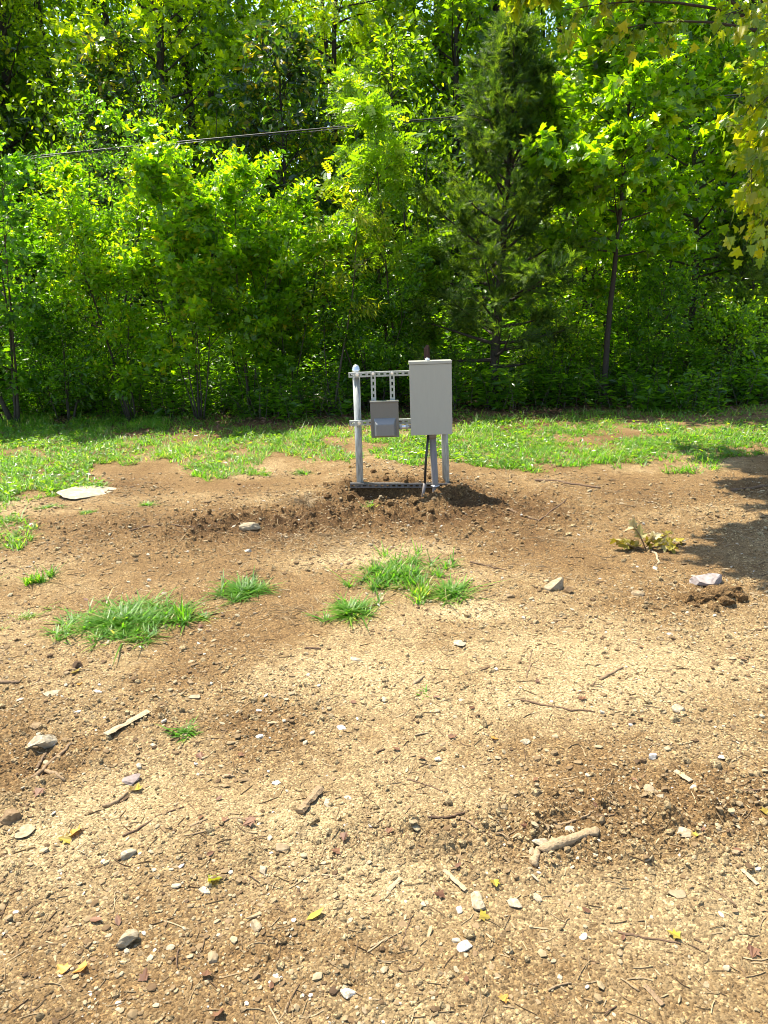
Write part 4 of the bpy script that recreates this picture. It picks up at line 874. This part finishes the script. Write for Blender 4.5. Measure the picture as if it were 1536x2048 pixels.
# straw and rootlets too many to count
def straw():
    rng = np.random.default_rng(131); a = Acc()
    for i in range(3400):
        x, y = frustum_pts(1, 1.2, 7, 1.2, rng); x = float(x[0]); y = float(y[0]); L = rng.uniform(.012, .06) * (1 + .1 * y); an = rng.random() * 6.28
        P = path((x, y, 0), (math.cos(an), math.sin(an), 0), L, 3, (rng.normal(0, .5), rng.normal(0, .5), 0), rng, .1); P[:, 2] = height(P[:, 0], P[:, 1]) + .0025
        a.tube(P, (.0007 + .0009 * rng.random()) * (1 + .12 * y), 3, False, rng.random())
    for cx, cy, n, s in [(610, 1000, 70, .12), (650, 1075, 90, .2), (690, 1100, 60, .15), (1100, 1080, 30, .08), (1260, 1005, 30, .15), (560, 1085, 60, .2), (615, 1225, 40, .12)]:
        gx, gy = gnd(cx, cy)
        for i in range(n):
            x = gx + rng.normal(0, s); y = gy + rng.normal(0, s * .6); an = rng.random() * 6.28; L = rng.uniform(.05, .16)
            P = path((x, y, 0), (math.cos(an), math.sin(an), 0), L, 5, (rng.normal(0, 1), rng.normal(0, 1), 0), rng, .15); zf = height(P[:, 0], P[:, 1]); P[:, 2] = zf + .004 + .02 * rng.random() * np.sin(np.linspace(0, 3.1, 6))
            a.tube(P, .0012, 3, False, .4 + .6 * rng.random())
    tag(link('straw_litter', a.mesh('straw_litter'), M['straw']), 'fine straw and dead rootlets strewn over the dirt', 'litter', None, 'stuff')
straw()
# dead grass-root clump
x, y = gnd(612, 1010); z = hz(x, y); rng = np.random.default_rng(5); a = Acc()
for i in range(80):
    an = rng.random() * 6.28; P = path((rng.normal(0, .02), rng.normal(0, .02), .0), (math.cos(an) * .5, math.sin(an) * .5, 1), rng.uniform(.08, .17), 6, (rng.normal(0, .6), rng.normal(0, .6) - .4, -1.8), rng, .15); a.tube(P, .0016, 3, False, rng.uniform(.3, 1))
tag(link('root_clump', a.mesh('root_clump'), M['straw'], None, (x, y, z)), 'dry clump of dead grass roots left of the left post', 'root clump')
# ------------------------------------------------------------------ fallen leaves
def fallen(px, py, wpx, label, mat='yleaf', T=None, group=None):
    x, y = gnd(px, py); d = math.sqrt(x * x + y * y + CAM_Z ** 2); s = .82 * wpx * d / FPX; rng = np.random.default_rng(int(px * 3 + py)); TV, TF = T or MAPLE
    # a subdivided curled leaf: bend the template across and along
    V = TV.copy(); V[:, 2] = V[:, 2] * .5 + .5 * V[:, 1] ** 2 + .28 * (V[:, 0] - .5) ** 2 + rng.normal(0, .04, len(V)); V[:, 0] -= .5
    a = Acc(); a.add(V * s, np.concatenate(TF), [len(f) for f in TF], rng.random(len(TF))); o = link('fallen_leaf', a.mesh('fallen_leaf'), M[mat], None, (x, y, hz(x, y) + .006)); o.rotation_euler = (rng.normal(0, .25), rng.normal(0, .25), rng.random() * 6.28)
    return tag(o, label, 'leaf', group)
fallen(632, 1839, 44, 'long lemon yellow leaf in the lower middle', T=OVAL)
fallen(970, 1836, 24, 'bright yellow leaf below the largest foreground rock')
fallen(432, 1770, 30, 'olive green lobed leaf in the left foreground', 'yellow')
fallen(990, 1771, 24, 'curled golden leaf above the largest foreground rock')
fallen(1346, 1870, 28, 'yellow leaf under the end of a brown twig')
fallen(150, 1352, 24, 'yellow leaf below the small dark clod')
fallen(273, 1576, 30, 'orange-yellow leaf on the dark grey shale flake', 'yleaf')
fallen(124, 1938, 28, 'orange curled leaf in the bottom left', 'oleaf')
fallen(160, 1942, 30, 'orange and white leaf right of another orange leaf', 'oleaf')
fallen(130, 1682, 28, 'pale yellow leaf below the flat pinkish stone')
fallen(150, 1668, 32, 'cream curled leaf above a pale yellow leaf', 'oleaf')
fallen(990, 1478, 18, 'small orange leaf right of centre', 'oleaf')
fallen(506, 1648, 16, 'small red-brown leaf at the tip of a bent twig', 'bleaf')
fallen(1385, 1676, 18, 'small yellow leaf beside a pale rock', 'yleaf')
fallen(455, 1555 - 0, 14, 'tiny brown leaf above the tan bent twig', 'bleaf')
fallen(415, 1560, 18, 'small golden leaf left of centre', 'yleaf')
fallen(160, 1392 - 20, 14, 'small ochre leaf on the left dirt', 'oleaf')
fallen(1010, 1998, 22, 'amber leaf at the bottom edge', 'oleaf')
fallen(700, 936, 16, 'yellow leaf by the grass edge near the left post', 'yleaf')
fallen(1535, 1622, 26, 'yellow leaf cut by the right edge', 'yleaf')
rl = np.random.default_rng(99)
for i in range(46):
    px, py = rl.uniform(20, 1516), 1180 + 850 * rl.random(); fallen(px, py, rl.uniform(14, 26) * (py / 1600), 'small dead brown leaf curled on the bare dirt', 'bleaf', OVAL if i % 2 else MAPLE, 'dead brown leaves strewn over the dirt')
# ------------------------------------------------------------------ withered oak seedling
def seedling():
    x, y = gnd(1290, 1098); z = hz(x, y); rng = np.random.default_rng(14); root = empty('withered_seedling', (x, y, z), 'withered oak seedling with curled olive brown leaves beside the tree shade', 'seedling')
    st = Acc(); P = []; D = []
    for d, L in [((-.25, 0, 1), .22), ((-1, -.1, .55), .22), ((.8, 0, .6), .22), ((.5, -.4, .45), .2), ((-.6, -.3, .35), .2), ((1, .2, .2), .26), ((.1, -.3, .8), .15)]:
        p = path((0, 0, -.02), d, L, 5, (0, 0, -.4), rng, .1); st.tube(p, [.005, .0045, .004, .0035, .003, .002], 5, False, .6)
        for k in range(9):
            t = .3 + .7 * rng.random(); q, qd = interp(p, np.array([t])); P.append(q[0]); D.append(qd[0] * .5 + rng.normal(0, .6, 3))
    P = np.array(P); P[:, 2] = np.maximum(P[:, 2], .02); n = len(P); T = (MAPLE[0] * [1, 1, 1] + np.stack([0 * MAPLE[0][:, 0], 0 * MAPLE[0][:, 0], .6 * MAPLE[0][:, 1] ** 2], -1), MAPLE[1]); a = Acc()
    leaves(a, P, np.array(D), rng.normal(0, .6, (n, 3)) + (0, -.3, .8), .066 * rng.uniform(.6, 1.2, n), T, np.clip(rng.normal(.6, .3, n), 0, 1))
    link('stem', st.mesh('stem', True), M['wood'], root); link('foliage', a.mesh('foliage'), M['dryleaf'], root)
    fx = stick([(1290, 1098), (1312, 1110), (1316, 1130)], 5, 'pale bent stalk lying under the withered seedling', .95, 'twig', cat='twig')
seedling()
